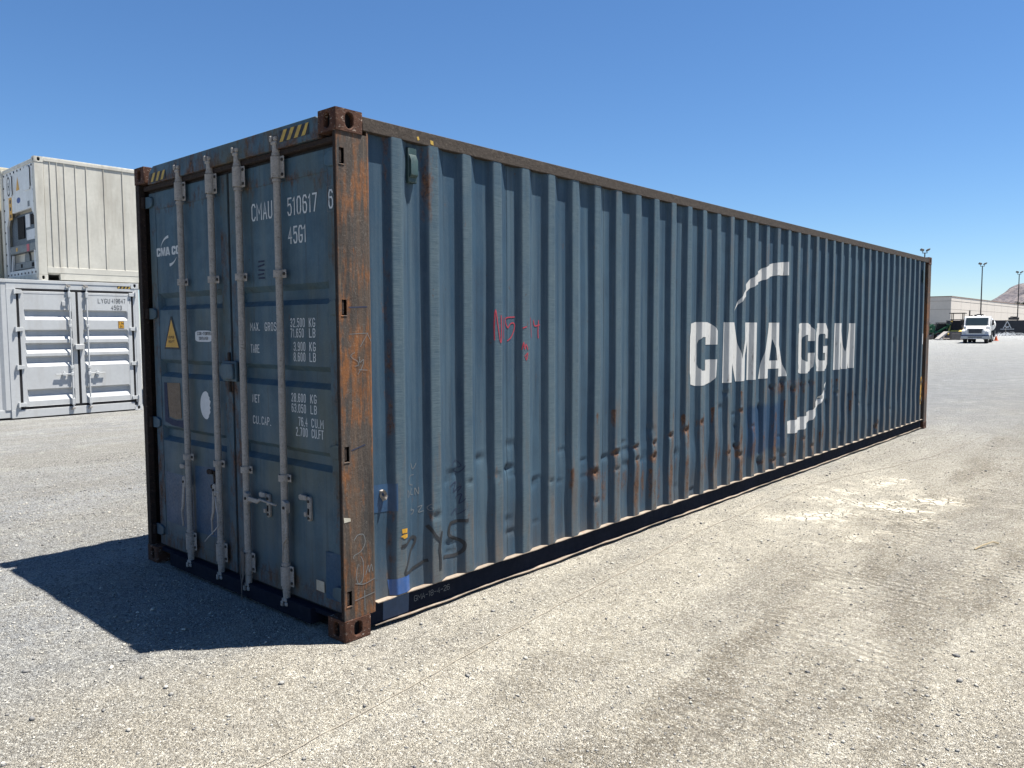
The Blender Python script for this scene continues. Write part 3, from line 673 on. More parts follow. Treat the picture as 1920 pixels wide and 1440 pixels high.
# CMA CGM, heavy condensed capitals; each letter in a 0..1 box mapped to (y0,y1,z0,z1)
HEAVY = {
 'C': [[(1,.64),(1,.86),(.88,.97),(.74,1),(.30,1),(.14,.97),(.04,.89),(0,.78),(0,.22),(.05,.10),(.16,.03),(.32,0),(.72,0),(.88,.03),(.97,.12),(1,.40),(.64,.40),(.64,.27),(.58,.235),(.45,.235),(.38,.28),(.36,.34),(.36,.66),(.38,.72),(.45,.765),(.58,.765),(.64,.73),(.64,.64)]],
 'G': [[(1,.68),(1,.86),(.88,.97),(.72,1),(.30,1),(.14,.97),(.04,.89),(0,.78),(0,.22),(.05,.10),(.16,.03),(.32,0),(.80,0),(.94,.04),(1,.13),(1,.52),(.50,.52),(.50,.38),(.64,.38),(.64,.22),(.45,.22),(.38,.26),(.36,.32),(.36,.68),(.38,.74),(.45,.78),(.58,.78),(.64,.74),(.64,.68)]],
 'M': [[(0,0),(.02,1),(.36,1),(.53,.38),(.68,1),(1,1),(1,0),(.80,0),(.80,.66),(.60,0),(.42,0),(.20,.62),(.18,0)]],
 'A': [[(0,0),(.24,1),(.66,1),(1,0),(.70,0),(.655,.16),(.36,.16),(.30,0)],[(.405,.31),(.50,.70),(.60,.31)]]}
for (ch,y0,y1,z0,z1) in (('C',3.845,4.385,1.19,1.78),('M',4.575,5.262,1.186,1.78),('A',5.41,6.076,1.184,1.78),('C',6.40,6.915,1.188,1.778),('G',6.945,7.445,1.192,1.778),('M',7.672,8.350,1.184,1.78)):
    lp_ = [[(y0+(y1-y0)*a, z0+(z1-z0)*b) for a,b in l] for l in HEAVY[ch]]
    wall_film('logo_letter', poly_tris(lp_), 'logo')
arcT = [(4.814,1.893),(4.948,2.076),(5.068,2.167),(5.236,2.268),(5.537,2.382),(5.781,2.429),(6.076,2.455),(6.084,2.307),(5.787,2.294),(5.543,2.25),(5.241,2.167),(5.071,2.087),(4.956,2.02)]
arcB = [(7.428,1.045),(7.25,.955),(7.107,.83),(6.898,.735),(6.671,.683),(6.385,.665),(6.216,.656),(6.140,.622),(6.127,.527),(6.308,.508),(6.658,.529),(6.928,.625),(7.158,.775),(7.322,.898)]
wall_film('logo_arc', poly_tris([arcT]), 'logo'); wall_film('logo_arc', poly_tris([arcB]), 'logo')
split_film('sprayed_mark', [[(.425,.452),(.46,.458),(.512,.481),(.552,.473),(.547,.44),(.511,.40),(.475,.341),(.448,.30),(.457,.281),(.509,.282),(.599,.305),(.635,.314)]], .020, 'blackspray', .0026)
split_film('sprayed_mark', [[(.643,.526),(.684,.466),(.716,.435)],[(.742,.472),(.728,.422),(.72,.368),(.728,.31),(.728,.251)]], .019, 'blackspray', .0026)
split_film('sprayed_mark', [[(.965,.506),(.885,.507),(.848,.497),(.84,.427),(.924,.381),(.945,.341),(.913,.297),(.843,.295),(.776,.306)]], .021, 'blackspray', .0026)
split_film('crayon_mark', [[(1.232,1.656),(1.23,1.756),(1.239,1.849),(1.261,1.756),(1.284,1.649),(1.297,1.655),(1.294,1.811)],[(1.34,1.8),(1.339,1.666)],[(1.47,1.805),(1.379,1.794),(1.403,1.733),(1.433,1.761),(1.469,1.761),(1.469,1.721),(1.438,1.669),(1.402,1.646)],[(1.519,1.731),(1.553,1.739)],[(1.613,1.798),(1.639,1.667)],[(1.678,1.782),(1.691,1.745),(1.743,1.753)],[(1.733,1.782),(1.727,1.707),(1.73,1.662)]], .0085, 'redcrayon')
split_film('crayon_mark', [[(1.512,1.587),(1.525,1.632),(1.537,1.587),(1.549,1.619),(1.568,1.586)],[(1.537,1.538),(1.568,1.558),(1.555,1.513),(1.546,1.53)]], .008, 'redcrayon')
split_film('chalk_mark', [[(.524,.928),(.541,.892),(.568,.922)],[(.545,.858),(.501,.85),(.5,.81),(.535,.796)],[(.475,.775),(.475,.735),(.495,.75),(.48,.775)],[(.53,.775),(.512,.76),(.515,.742),(.535,.74)],[(.555,.735),(.555,.775),(.583,.735),(.585,.775)],[(.52,.66),(.51,.648),(.54,.645),(.53,.625),(.51,.625)],[(.575,.655),(.61,.66),(.58,.625),(.62,.625)],[(.66,.665),(.64,.645),(.65,.625),(.668,.632),(.655,.645)]], .004, 'chalk')
split_film('pen_scribble', [[(.87,.87),(.90,.90),(.93,.86),(.88,.84),(.92,.82),(.95,.86)],[(.86,.74),(.90,.76),(.88,.70),(.93,.73),(.91,.69)],[(.90,.66),(.93,.68),(.92,.62),(.95,.65)],[(.86,.56),(.90,.59),(.91,.55),(.95,.58)]], .005, 'bluepen')
wall_film('paint_patch', [(0,[Vector(p) for p in ((.2345,.839),(.392,.832),(.388,.670),(.2345,.678))])], 'patch', .0018)
wall_film('paint_patch', [(0,[Vector(p) for p in ((.337,.266),(.487,.268),(.492,.172),(.348,.172))])], 'patch2', .0018)
wall_film('yellow_sticker', [(0,[Vector(p) for p in ((.417,.557),(.461,.555),(.461,.528),(.421,.530))])], 'yellow'); wall_film('yellow_sticker', [(0,[Vector(p) for p in ((.408,.512),(.43,.522),(.465,.521),(.465,.500),(.435,.495),(.425,.506))])], 'yellow')
# torn hole in the first bay
hb = MB(); ring = [(.283,.800),(.300,.806),(.318,.797),(.326,.776),(.318,.755),(.306,.735),(.298,.750),(.284,.768)]
hb.v = [(XI+.004, p[0], p[1]) for p in ring]+[(XI+.030-.012*math.sin(i), .306+(p[0]-.306)*.80, .772+(p[1]-.772)*.80+.008) for i,p in enumerate(ring)]+[(XI+.005, .306+(p[0]-.306)*.6, .765+(p[1]-.765)*.6) for p in ring]
nn = len(ring); hb.f = [(i,(i+1)%nn,(i+1)%nn+nn,i+nn) for i in range(nn)]+[(i+nn,(i+1)%nn+nn,(i+1)%nn+2*nn,i+2*nn) for i in range(nn)]
ho = hb.build('torn_hole', 'zinc', CT, smooth=0); MB().add([(XI+.006, .306+(p[0]-.306)*.85, .768+(p[1]-.768)*.85) for p in ring], [tuple(range(nn))]).build('hole_void', 'black', ho)  # pale zinc stands in for sun on the flap, black for the void's shade
# chalked date and patch on the bottom rail, marks on the post
decal('chalk_date', text_quads('GMA-18-4-26', .545, .078, .0245, .036, .0035, .0036), lambda u,z,d: (-.0470+d, u, z-.0*(u-.545)), 'chalk', br)
decal('rail_repaint', [(0,[(.308,.160),(.506,.160),(.500,.030),(.303,.030)])], lambda u,z,d: (-.0474, u, z), 'patch', br)
post_put = lambda u,z,d: (-.0052+d, u, z)
split_decal('post_scratch', [[(.07,1.70),(.195,1.705)],[(.195,1.705),(.175,1.68),(.14,1.63)],[(.19,1.70),(.215,1.66)],[(.10,1.60),(.075,1.585),(.085,1.57),(.12,1.55),(.125,1.53),(.10,1.525)],[(.13,1.575),(.135,1.545),(.16,1.56),(.15,1.52),(.12,1.48)],[(.13,1.505),(.185,1.50)]], .003, post_put, 'chalk', pp)
split_decal('post_scratch', [[(.075,.56),(.10,.585),(.14,.58),(.15,.53),(.12,.49),(.075,.475),(.07,.46)],[(.10,.42),(.085,.36),(.10,.31),(.13,.33),(.135,.42),(.12,.46)],[(.15,.35),(.17,.40),(.175,.36),(.19,.40),(.20,.36)],[(.08,.315),(.14,.30),(.215,.315)],[(.075,.22),(.21,.235)],[(.14,.26),(.14,.15)]], .004, post_put, 'chalk', pp)
split_decal('post_mark', [[(.07,1.845),(.19,1.850)],[(.07,1.063),(.16,1.085)]], .006, post_put, 'bluepen', pp)
decal('post_label', [(0,[(.008,.700),(.052,.690),(.054,.672),(.010,.670)])], lambda u,z,d: (-.0045, u, z), 'paper', pp)
decal('rail_mark', [(0,[(.57,2.838),(.585,2.842),(.592,2.825),(.578,2.818)]),(0,[(.675,2.838),(.70,2.836),(.703,2.812),(.68,2.815)])], lambda u,z,d: (-.0018, u, z), 'hazyel', CT)
# caution label and plate at the far end
cl = wall_film('caution_label', [(0,[Vector(p) for p in ((11.745,.90),(11.825,.90),(11.825,.44),(11.745,.44))])], 'yellow', .003)
decal('caution_text', [(0,[(11.755,.86),(11.815,.86),(11.815,.80),(11.755,.80)]),(0,[(11.755,.66),(11.80,.66),(11.80,.63),(11.755,.63)]),(0,[(11.755,.56),(11.815,.56),(11.815,.49),(11.755,.49)])], lambda u,z,d: (XO+.009, u, z), 'hazblk', cl)
wall_film('white_tag', [(0,[Vector(p) for p in ((11.75,1.62),(11.79,1.62),(11.79,1.44),(11.75,1.44))])], 'whitedec', .003)
MB().box(-.02,-.002,11.70,11.73,2.46,2.66).build('ventilator', 'greenvent', CT, .004)
# ------------------------------------------------------------------ doors of the blue container (they face -Y)
YD = .060                                   # outer face of the door skin
def add_wear(o, fn=None):
    me = o.data; n = len(me.vertices); co = np.empty(n*3); me.vertices.foreach_get('co', co); co = co.reshape(-1,3)
    a = np.zeros((n,4)); a[:,3] = 1
    if fn is not None: a[:,:3] = fn(co)
    at = me.color_attributes.new('wear','FLOAT_COLOR','POINT'); at.data.foreach_set('color', a.ravel().astype(np.float32)); return o
CH = ((1.990,1.955,1.900,1.868),(1.515,1.485,1.420,1.388),(1.030,1.000,.950,.920))
def door_skin(x0, x1):
    # flat bands with three level channels pressed inwards, closed at both ends
    pr = [(2.62,0)]
    for (a,b,c,d) in CH: pr += [(a,0),(b,.036),(c,.036),(d,0)]
    pr += [(.20,0)]
    zs = []; 
    for i in range(len(pr)-1):
        n = max(1, int(abs(pr[i][0]-pr[i+1][0])/.05))
        for j in range(n): t = j/n; zs.append((pr[i][0]*(1-t)+pr[i+1][0]*t, pr[i][1]*(1-t)+pr[i+1][1]*t))
    zs.append(pr[-1]); xs = [x0, x0+.012]+list(np.linspace(x0+.05, x1-.05, 22))+[x1-.012, x1]
    m = MB()
    for (z,d) in zs:
        for i, x in enumerate(xs):
            w = .0015*math.sin(x*5+z*3)*math.sin(z*4.1)
            m.v.append((x, YD+(d if 0 < i < len(xs)-1 else 0)+w*(0 < i < len(xs)-1), z))
    nc = len(xs)
    for r in range(len(zs)-1):
        for i in range(nc-1): m.f.append((r*nc+i,r*nc+i+1,(r+1)*nc+i+1,(r+1)*nc+i))
    return m
def skin_wear(co):
    a = np.zeros((len(co),3)); x, z = co[:,0], co[:,2]
    a[:,0] = np.maximum(.42*np.exp(-((z-.2)/.09)**2), .40*np.exp(-((z-2.60)/.05)**2))
    a[:,0] = np.maximum(a[:,0], .45*np.exp(-((x+.25)/.08)**2-((z-2.56)/.08)**2))
    a[:,0] = np.maximum(a[:,0], .36*np.exp(-((x+.98)/.05)**2-((z-2.55)/.05)**2))
    return a
def stile_wear(co):
    a = np.zeros((len(co),3)); a[:,0] = .30+.15*np.sin(co[:,2]*3+co[:,0]*20)*0+.12*np.exp(-((co[:,2]-.3)/.4)**2); return a
RODX = {'L': (-1.795,-1.375), 'R': (-1.033,-.603)}
def bracket(parent, x, z0, z1, flange=.062, bolts=2):
    # saddle round the rod with a bolted flange to its right
    m = MB(); n = 10; yc = .022; r = .0285
    for z in (z0,z1):
        for i in range(n+1):
            t = math.pi+math.pi*i/n; m.v.append((x+r*math.cos(t), yc+r*math.sin(t), z))
    m.f = [(i,i+1,n+1+i+1,n+1+i) for i in range(n)]
    o = m.build('rod_bracket', 'zinc', parent, smooth=60); so_ = o.modifiers.new('solid','SOLIDIFY'); so_.thickness = .004; so_.offset = 1
    MB().prism([(x+r-.003,.022),(x+r+.004,.030),(x+flange,.030),(x+flange,.036),(x+r,.036),(x+r-.003,.040)], 'z', z0-.003, z1+.003).build('bracket_flange', 'zinc', o, .003)
    MB().box(x-r-.012,x-r+.003,.030,.036,z0+.003,z1-.003).build('bracket_flange', 'zinc', o, .003)
    zz = [(z0+z1)/2] if bolts == 1 else [z0+.018, z1-.018]
    for z in zz:
        MB().cyl((x+flange-.014,.031,z),(x+flange-.014,.024,z),.0095,n=8).build('bolt', 'zincd', o); MB().cyl((x-r-.006,.031,z),(x-r-.006,.025,z),.006,n=8).build('bolt', 'zincd', o)
    return o
def cam_end(parent, x, z, s):
    # forged claw on the rod end and its keeper
    m = MB(); m.cyl((x,.022,z-s*.06),(x,.022,z-s*.005),.024,.021,n=12); m.box(x-.026,x+.026,.000,.044,z-.010,z+.010)
    m.box(x-.034,x-.012,-.004,.048,z+s*.008,z+s*.042); m.box(x+.006,x+.032,-.002,.046,z+s*.010,z+s*.034); m.box(x-.012,x+.010,.020,.048,z+s*.008,z+s*.046)
    m.build('cam', 'zinc', parent, .006)
    k_ = MB().box(x+.012,x+.066,.026,.064,z-s*.004,z+s*.054).build('cam_keeper', 'darkrust', parent, .004)
def lock_rod(door, x):
    rod = MB().cyl((x,.022,.112),(x,.022,2.795),.0210,n=16).build('lock_rod', 'zinc', door)
    for z in (2.588,2.735,.322,.182): MB().cyl((x,.022,z-.008),(x,.022,z+.008),.0275,.0255,n=14).build('rod_collar', 'zinc', rod)
    cam_end(rod, x, 2.80, 1); cam_end(rod, x, .105, -1)
    bracket(rod, x, 2.602, 2.722); bracket(rod, x, 2.030, 2.072, .058, 1); bracket(rod, x, .826, .866, .058, 1); bracket(rod, x, .192, .310)
    return rod
def catch(door, x, z, mat='zinc', finger=True):
    m = MB().prism([(x-.014,z-.075),(x-.006,z-.086),(x+.010,z-.086),(x+.018,z-.075),(x+.018,z+.045),(x+.010,z+.058),(x-.014,z+.058)], 'y', YD-.020, YD-.002)
    o = m.build('handle_catch', mat, door, .003)
    MB().prism([(x-.085,z+.040),(x-.072,z+.030),(x-.012,z+.036),(x-.012,z+.062),(x-.070,z+.066),(x-.085,z+.058)], 'y', YD-.030, YD-.016).box(x-.030,x-.012,YD-.034,YD-.014,z-.060,z-.034).build('catch_finger', mat, o, .004)
    for dz_ in (.030,-.068): MB().cyl((x+.002,YD-.019,z+dz_),(x+.002,YD-.026,z+dz_),.009,n=8).build('bolt', 'zincd', o)
    MB().box(x-.008,x+.008,YD-.0215,YD-.019,z-.050,z-.012).build('catch_slot', 'black', o)
def handle(door, x, z, pts, side):
    hub = MB().prism([(x+side*.004,z-.040),(x+side*.048,z-.034),(x+side*.050,z+.028),(x+side*.030,z+.040),(x+side*.004,z+.040)], 'y', -.004, .028).build('handle_hub', 'zinc', door, .004)
    MB().cyl((x+side*.030,-.010,z),(x+side*.030,-.003,z),.009,n=10).build('hub_pin', 'zincd', hub)
    m = MB(); P = [Vector(p) for p in pts]
    for i in range(len(P)-1):
        a, b = P[i], P[i+1]; d = (b-a).normalized(); s_ = d.cross(Vector((0,1,0))).normalized()
        m.obar((a+b)/2, d, (0,1,0), s_, (b-a).length/2+.004, .006, .014-.004*i)
    m.build('handle', 'zinc', hub, .003)
def make_door(name, x0, x1, rods, hx, sgn):
    d = empty(name); d.parent = CT
    w0 = .095; a0, a1 = x0+w0, x1-w0
    sk = door_skin(a0, a1).build('door_skin', 'door', d, smooth=30); add_wear(sk, skin_wear)
    for a, b in ((x0,a0-.0005),(a1+.0005,x1)): add_wear(MB().box(a,b,YD-.004,YD+.045,.130,2.712).build('stile', 'door', d, .003), stile_wear)
    add_wear(MB().box(a0,a1,YD-.003,YD+.04,2.588,2.7115).build('top_band', 'door', d, .002), skin_wear)
    add_wear(MB().box(a0,a1,YD-.003,YD+.04,.1305,.215).build('bottom_band', 'door', d, .002), stile_wear)
    MB().box(x0-.012,x0-.001,YD+.004,YD+.05,.12,2.725).box(x1+.001,x1+.012,YD+.004,YD+.05,.12,2.725).box(x0-.012,x1+.012,YD+.006,YD+.05,2.713,2.727).box(x0-.012,x1+.012,YD+.006,YD+.05,.118,.1295).build('gasket', 'rubber', d)
    for z in ZH:
        xa, xb = (hx, hx+sgn*.115)
        h_ = MB().prism([(xa,z-.040),(xa+sgn*.075,z-.040),(xb,z-.024),(xb,z+.024),(xa+sgn*.075,z+.040),(xa,z+.040)], 'y', YD-.020, YD-.0045).build('hinge_blade', 'door', d, .004); add_wear(h_)
        MB().cyl((xa,YD-.026,z-.038),(xa,YD-.026,z+.038),.016,n=12).build('hinge_barrel', 'darkrust', h_)
    for x in rods: lock_rod(d, x)
    return d
DL = make_door('door', -2.335, -1.232, RODX['L'], -2.372, 1)
DR = make_door('door', -1.206, -.072, RODX['R'], -.052, -1)
DL['label'] = 'left door leaf with yellow triangle and white blobs'; DR['label'] = 'right door leaf with white weights lettering'
# handles: three hang down beside their rods, one lies across in its catch
handle(DL, -1.795, .670, [(-1.835,.004,.64),(-1.850,.002,.50),(-1.872,.004,.455),(-1.866,.006,.35)], -1); catch(DL, -1.862, .715)
handle(DL, -1.375, .668, [(-1.415,.004,.64),(-1.425,.002,.52),(-1.452,.004,.46),(-1.452,.006,.36)], -1); catch(DL, -1.475, .720, 'darkrust')
handle(DR, -1.033, .668, [(-1.000,.006,.668),(-.880,.006,.665),(-.845,.004,.680),(-.675,.006,.672)], 1); catch(DR, -.820, .655)
handle(DR, -.603, .672, [(-.572,.004,.64),(-.560,.002,.56),(-.562,.000,.49),(-.592,.000,.455),(-.602,.000,.345)], 1); catch(DR, -.385, .700)
# header, sill, centre lock plate
hd = MB().prism([(-2.245,2.762),(-.175,2.762),(-.175,2.868),(-.20,2.882),(-2.16,2.882),(-2.225,2.838)], 'y', .012, .10).build('door_header', 'door', CT, .004)
def header_wear(co):
    a = np.zeros((len(co),3)); a[:,0] = .34+.18*(co[:,2] < 2.80); return a
add_wear(hd, header_wear)
MB().box(-2.36,-.055,.030,.11,2.7285,2.7615).build('header_drip', 'darkrust', hd, .006)
si = MB().box(-2.09,-.335,.006,.10,.022,.1165).box(-2.38,-.056,.035,.12,.088,.1160).build('door_sill', 'botrail', CT, .003)
MB().box(-2.27,-.168,.101,.11,.0,.085).build('sill_back', 'black', si)
def hazard(parent, x0, x1, z0, z1, y, n, lean=.045):
    q = []; w = (x1-x0)/(2*n)
    MB().box(x0,x1,y-.0012,y,z0,z1).build('hazard_strip', 'hazblk', parent, smooth=0); o = parent.children[-1]
    for i in range(n):
        a = x0+2*i*w; q.append((0,[(a,z0),(a+w,z0),(min(a+w+lean,x1),z1),(min(a+lean,x1),z1)]))
    decal('hazard_stripe', q, lambda u,z,d: (u, y-.0022, z), 'hazyel', o)
hazard(hd, -.545, -.255, 2.795, 2.858, .0105, 4); hazard(hd, -2.19, -1.965, 2.772, 2.832, .0105, 3, .04)
lk = MB().box(-1.305,-1.135,.030,.050,1.395,1.525).box(-1.29,-1.15,.012,.031,1.41,1.51).build('centre_lock_plate', 'door', DR, .005); add_wear(lk, stile_wear)
MB().box(-1.262,-1.235,.044,.0555,1.325,1.580).build('lock_hasp', 'darkrust', lk, .003)
# lettering on the doors
dp = lambda u,z,d: (u, YD-.0022-d, z)
def dtext(txt, x, z, h, w, gap, t, door=DR, mat='letter', p=dp): return decal('lettering', text_quads(txt, x, z, w, h, gap, t), p, mat, door)
dtext('CMAU', -.946, 2.388, .104, .046, .011, .0098); dtext('510617', -.556, 2.384, .104, .044, .0145, .0098); dtext('45G1', -.555, 2.222, .100, .041, .012, .0098)
dtext('6', -.151, 2.384, .104, .042, .01, .0098, DR, 'letter', lambda u,z,d: (u, YD-.0062-d, z))
decal('check_box', strokes([[(-.163,2.37),(-.163,2.505),(-.095,2.505)],[(-.163,2.37),(-.095,2.37)]], .0022, False), lambda u,z,d: (u, YD-.0062-d, z), 'chalk', DR)
dtext('MAX.', -.998, 1.720, .050, .025, .007, .0060); dtext('GROSS', -.830, 1.718, .052, .026, .008, .0060)
dtext('32.500', -.553, 1.740, .052, .0205, .0072, .0056); dtext('KG', -.366, 1.740, .052, .026, .009, .0060)
dtext('71.650', -.554, 1.680, .052, .0205, .0072, .0056); dtext('LB', -.366, 1.680, .052, .026, .009, .0060)
dtext('TARE', -.997, 1.583, .052, .022, .004, .0060)
dtext('3.900', -.524, 1.602, .052, .0205, .0072, .0056); dtext('KG', -.366, 1.602, .052, .026, .009, .0060)
dtext('8.600', -.526, 1.541, .052, .0205, .0072, .0056); dtext('LB', -.366, 1.541, .052, .026, .009, .0060)
dtext('NET', -.994, 1.272, .051, .024, .007, .0060)
dtext('28.600', -.560, 1.302, .051, .0205, .0072, .0056); dtext('KG', -.368, 1.302, .051, .026, .009, .0060)
dtext('63.050', -.560, 1.240, .051, .0205, .0072, .0056); dtext('LB', -.368, 1.240, .051, .026, .009, .0060)
dtext('CU.', -.993, 1.138, .051, .028, .009, .0060); dtext('CAP.', -.893, 1.138, .051, .025, .007, .0060)
dtext('76.4', -.492, 1.163, .052, .0205, .0072, .0056); dtext('CU.M', -.362, 1.163, .052, .025, .009, .0060)
dtext('2.700', -.520, 1.102, .052, .0205, .0072, .0056); dtext('CU.FT', -.362, 1.102, .052, .021, .006, .0060)
# small logo, warning triangle, steel oval, plate, blob on the left leaf
def dpoly(name, loops, mat, door, lift=0.): return decal(name, [(0,q) for _, q in poly_tris(loops)], lambda u,z,d: (u, YD-.0022-lift, z), mat, door)
lx = -2.248
for ch, w in (('C',.064),('M',.074),('A',.066),(' ',.018),('C',.058),('G',.058),('M',.060)):
    if ch != ' ': dpoly('logo_letter', [[(lx+w*a, 2.254+.060*b) for a,b in l] for l in HEAVY[ch]], 'letter', DL)
    lx += w+.004
def arc_poly(c, r0, a0, a1, t0, t1, sx=1., n=10):
    o_ = []; i_ = []
    for i in range(n+1):
        t = a0+(a1-a0)*i/n; w = t0+(t1-t0)*i/n
        o_.append((c[0]+sx*(r0+w/2)*math.cos(t), c[1]+(r0+w/2)*math.sin(t))); i_.append((c[0]+sx*(r0-w/2)*math.cos(t), c[1]+(r0-w/2)*math.sin(t)))
    return o_+i_[::-1]
dpoly('logo_arc', [arc_poly((-2.05,2.27), .115, math.radians(155), math.radians(92), .002, .020, 1.2)], 'letter', DL)
dpoly('logo_arc', [arc_poly((-2.06,2.30), .115, math.radians(-35), math.radians(-85), .002, .022, 1.25)], 'letter', DL)
dpoly('triangle_border', [[(-2.175,1.588),(-1.930,1.588),(-2.045,1.822),(-2.062,1.822)]], 'hazblk', DL)
dpoly('warning_triangle', [[(-2.152,1.602),(-1.953,1.602),(-2.053,1.800)]], 'yellow', DL, .001)
for t_, xx, zz in (('SUPER',-2.100,1.664),('HEAVY',-2.100,1.634)): dtext(t_, xx, zz, .019, .013, .0055, .0035, DL, 'hazblk', lambda u,z,d: (u, YD-.0042-d, z))
dpoly('steel_oval', [[(-1.708+.04*(1-math.cos(t))+.0, 1.683+.038*math.sin(t)) for t in np.linspace(-math.pi/2,math.pi/2,2)][:0]+[(-1.592+.116*max(-1,min(1,1.3*math.cos(t))), 1.683+.038*max(-1,min(1,1.15*math.sin(t)))) for t in np.linspace(0,2*math.pi,33)[:-1]]], 'whitedec', DL)
dtext('COR-TEN', -1.675, 1.690, .022, .014, .006, .004, DL, 'hazblk', lambda u,z,d: (u, YD-.0032-d, z)); dtext('STEEL', -1.560, 1.690, .022, .012, .004, .004, DL, 'hazblk', lambda u,z,d: (u, YD-.0032-d, z))
dtext('CONTAINER', -1.655, 1.658, .021, .011, .004, .0035, DL, 'hazblk', lambda u,z,d: (u, YD-.0032-d, z))
MB().prism([(-2.146,1.345),(-1.955,1.350),(-1.944,1.10),(-2.02,1.088),(-2.125,1.102),(-2.140,1.2)], 'y', YD-.004, YD-.001).build('bare_plate', 'brownpl', DL)
MB().prism([(-2.20,1.345),(-2.15,1.345),(-2.146,1.09),(-2.02,1.078),(-1.90,1.09),(-1.90,1.03),(-2.10,1.04),(-2.20,1.06)], 'y', YD-.0022, YD-.0005).build('plate_edge_paint', 'bluepen', DL)  # dark blue paint left of and below the bare plate
blob = [(-1.587+.078*math.cos(t)*(1 if math.cos(t) < .3 else .62+.28*((i*7)%5)/5), 1.215+.095*math.sin(t)) for i, t in enumerate(np.linspace(0,2*math.pi,41)[:-1])]
dpoly('white_blob', [blob], 'whitedec', DL)
dpoly('door_repaint', [[(-2.225,.69),(-1.80,.69),(-1.80,.312),(-2.228,.318)]], 'doorpatch', DL, -.0006); dpoly('door_repaint', [[(-1.775,.78),(-1.46,.80),(-1.46,.318),(-1.775,.312)]], 'doorpatch', DL, -.0006)
decal('door_repaint', [(0,[(-.243,.462),(-.074,.463),(-.074,.19),(-.246,.188)])], lambda u,z,d: (u, YD-.0058, z), 'doorpatch', DR)
decal('white_label', [(0,[(-.340,.275),(-.262,.276),(-.262,.212),(-.340,.214)])], lambda u,z,d: (u, YD-.0068, z), 'paper', DR)
decal('stencil_smudge', [(i%2,q) for i,(_,q) in enumerate(strokes([[(-.88,2.14),(-.82,2.14)],[(-.885,2.11),(-.82,2.12)],[(-.88,2.09),(-.82,2.085)],[(-.885,2.06),(-.825,2.065)],[(-.88,2.04),(-.82,2.04)]], .010))], dp, 'bluepen', DR)
# loose ties and a plastic strip on the rods
MB().tube([(-1.392,.0,.62),(-1.36,-.012,.56),(-1.345,-.006,.48),(-1.352,.0,.44),(-1.39,-.01,.40),(-1.46,-.02,.345),(-1.53,-.01,.30)], .0035, 6).build('zip_tie', 'wire', DL)
MB().tube([(-1.43,.0,.60),(-1.40,-.008,.655),(-1.365,-.006,.66),(-1.352,.004,.655)], .003, 6).build('zip_tie', 'wire', DL)
m = MB(); P = [(-1.040,-.012,.320),(-1.035,-.014,.24),(-1.045,-.010,.16),(-1.05,-.018,.11),(-1.03,-.03,.05),(-1.02,-.035,.02)]; wv_ = [.026,.022,.016,.010,.008,.012]
for (p,w) in zip(P,wv_): m.v += [(p[0]-w,p[1],p[2]),(p[0]+w,p[1]-.006,p[2]+.006)]
m.f = [(2*i,2*i+1,2*i+3,2*i+2) for i in range(len(P)-1)]; ts = m.build('plastic_strip', 'tape', DR); ts.modifiers.new('solid','SOLIDIFY').thickness = .002
MB().tube([(-1.06,-.006,.30),(-1.075,-.012,.22),(-1.07,-.012,.14),(-1.05,-.016,.10)], .004, 6).build('plastic_cord', 'tape', DR)
# ------------------------------------------------------------------ grey side-door container, seen from its long side
MAT['greypaint'] = paint('light_grey_container_paint', (.535,.55,.555), .45, .06, (.36,.33,.29), .4, 1.4, True, .06)
MAT['darkletter'] = flat('dark_lettering', (.03,.035,.045), .6)
MAT['cream'] = paint('cream_reefer_paint', (.60,.58,.51), .5, .12, (.33,.29,.23), .6, 1.6, True, .25)
MAT['cream2'] = paint('yellowed_reefer_paint', (.58,.53,.40), .5, .09, (.35,.28,.2), .35, 1.1, True, .2)
MAT['offwhite'] = paint('white_machinery_panel', (.70,.71,.70), .45, .06, (.3,.27,.22), .4, 2.0, True, .1)
MAT['unit'] = paint('dark_blue_grey_unit', (.055,.075,.10), .5, .25, (.03,.03,.03), .4, 5, False, .2)
MAT['unitgrey'] = paint('grey_unit_tray', (.15,.165,.17), .5, .2, (.05,.05,.05), .4, 5, False, .2)
MAT['bluelogo'] = flat('blue_decal', (.03,.07,.25), .5)
MAT['redlab'] = flat('red_decal', (.5,.06,.08), .5)
GL_ = empty('side_door_container', (-14.85,5.37,-.115), 0, 'light grey container with two-leaf side doors marked LYGU 419647 behind the blue one', 'shipping container')
LG = 12.192
def gbox(name, parent, *a, mat='greypaint', bevel=.004): return MB().box(*a).build(name, mat, parent, bevel)
for yy in (0,-LG):
    for zz in (0, 2.778):
        casting(GL_, 0, yy, zz, 1, -1 if yy == 0 else 1, 'greypaint'); casting(GL_, -WID, yy, zz, -1, -1 if yy == 0 else 1, 'greypaint')
gbox('corner_post', GL_, -.10,-.006,-.100,-.006,.119,2.777); gbox('corner_post', GL_, -.10,-.006,-LG+.006,-LG+.11,.119,2.777)
gbox('corner_post', GL_, -WID+.006,-WID+.1,-.10,-.006,.119,2.777); gbox('corner_post', GL_, -WID+.006,-WID+.1,-LG+.006,-LG+.11,.119,2.777)
gbox('top_rail', GL_, -.09,-.002,-LG+.179,-.179,2.822,2.888); gbox('door_header', GL_, -.09,-.010,-2.66,-.1005,2.705,2.8215)
gbox('bottom_rail', GL_, -.09,-.004,-2.66,-.179,.025,.19); gbox('bottom_rail', GL_, -.09,-.030,-LG+.179,-2.6605,.04,.20)
gbox('door_jamb', GL_, -.09,-.008,-2.66,-2.487,.1905,2.7045); gbox('door_jamb', GL_, -.09,-.009,-.134,-.1005,.1905,2.7045)
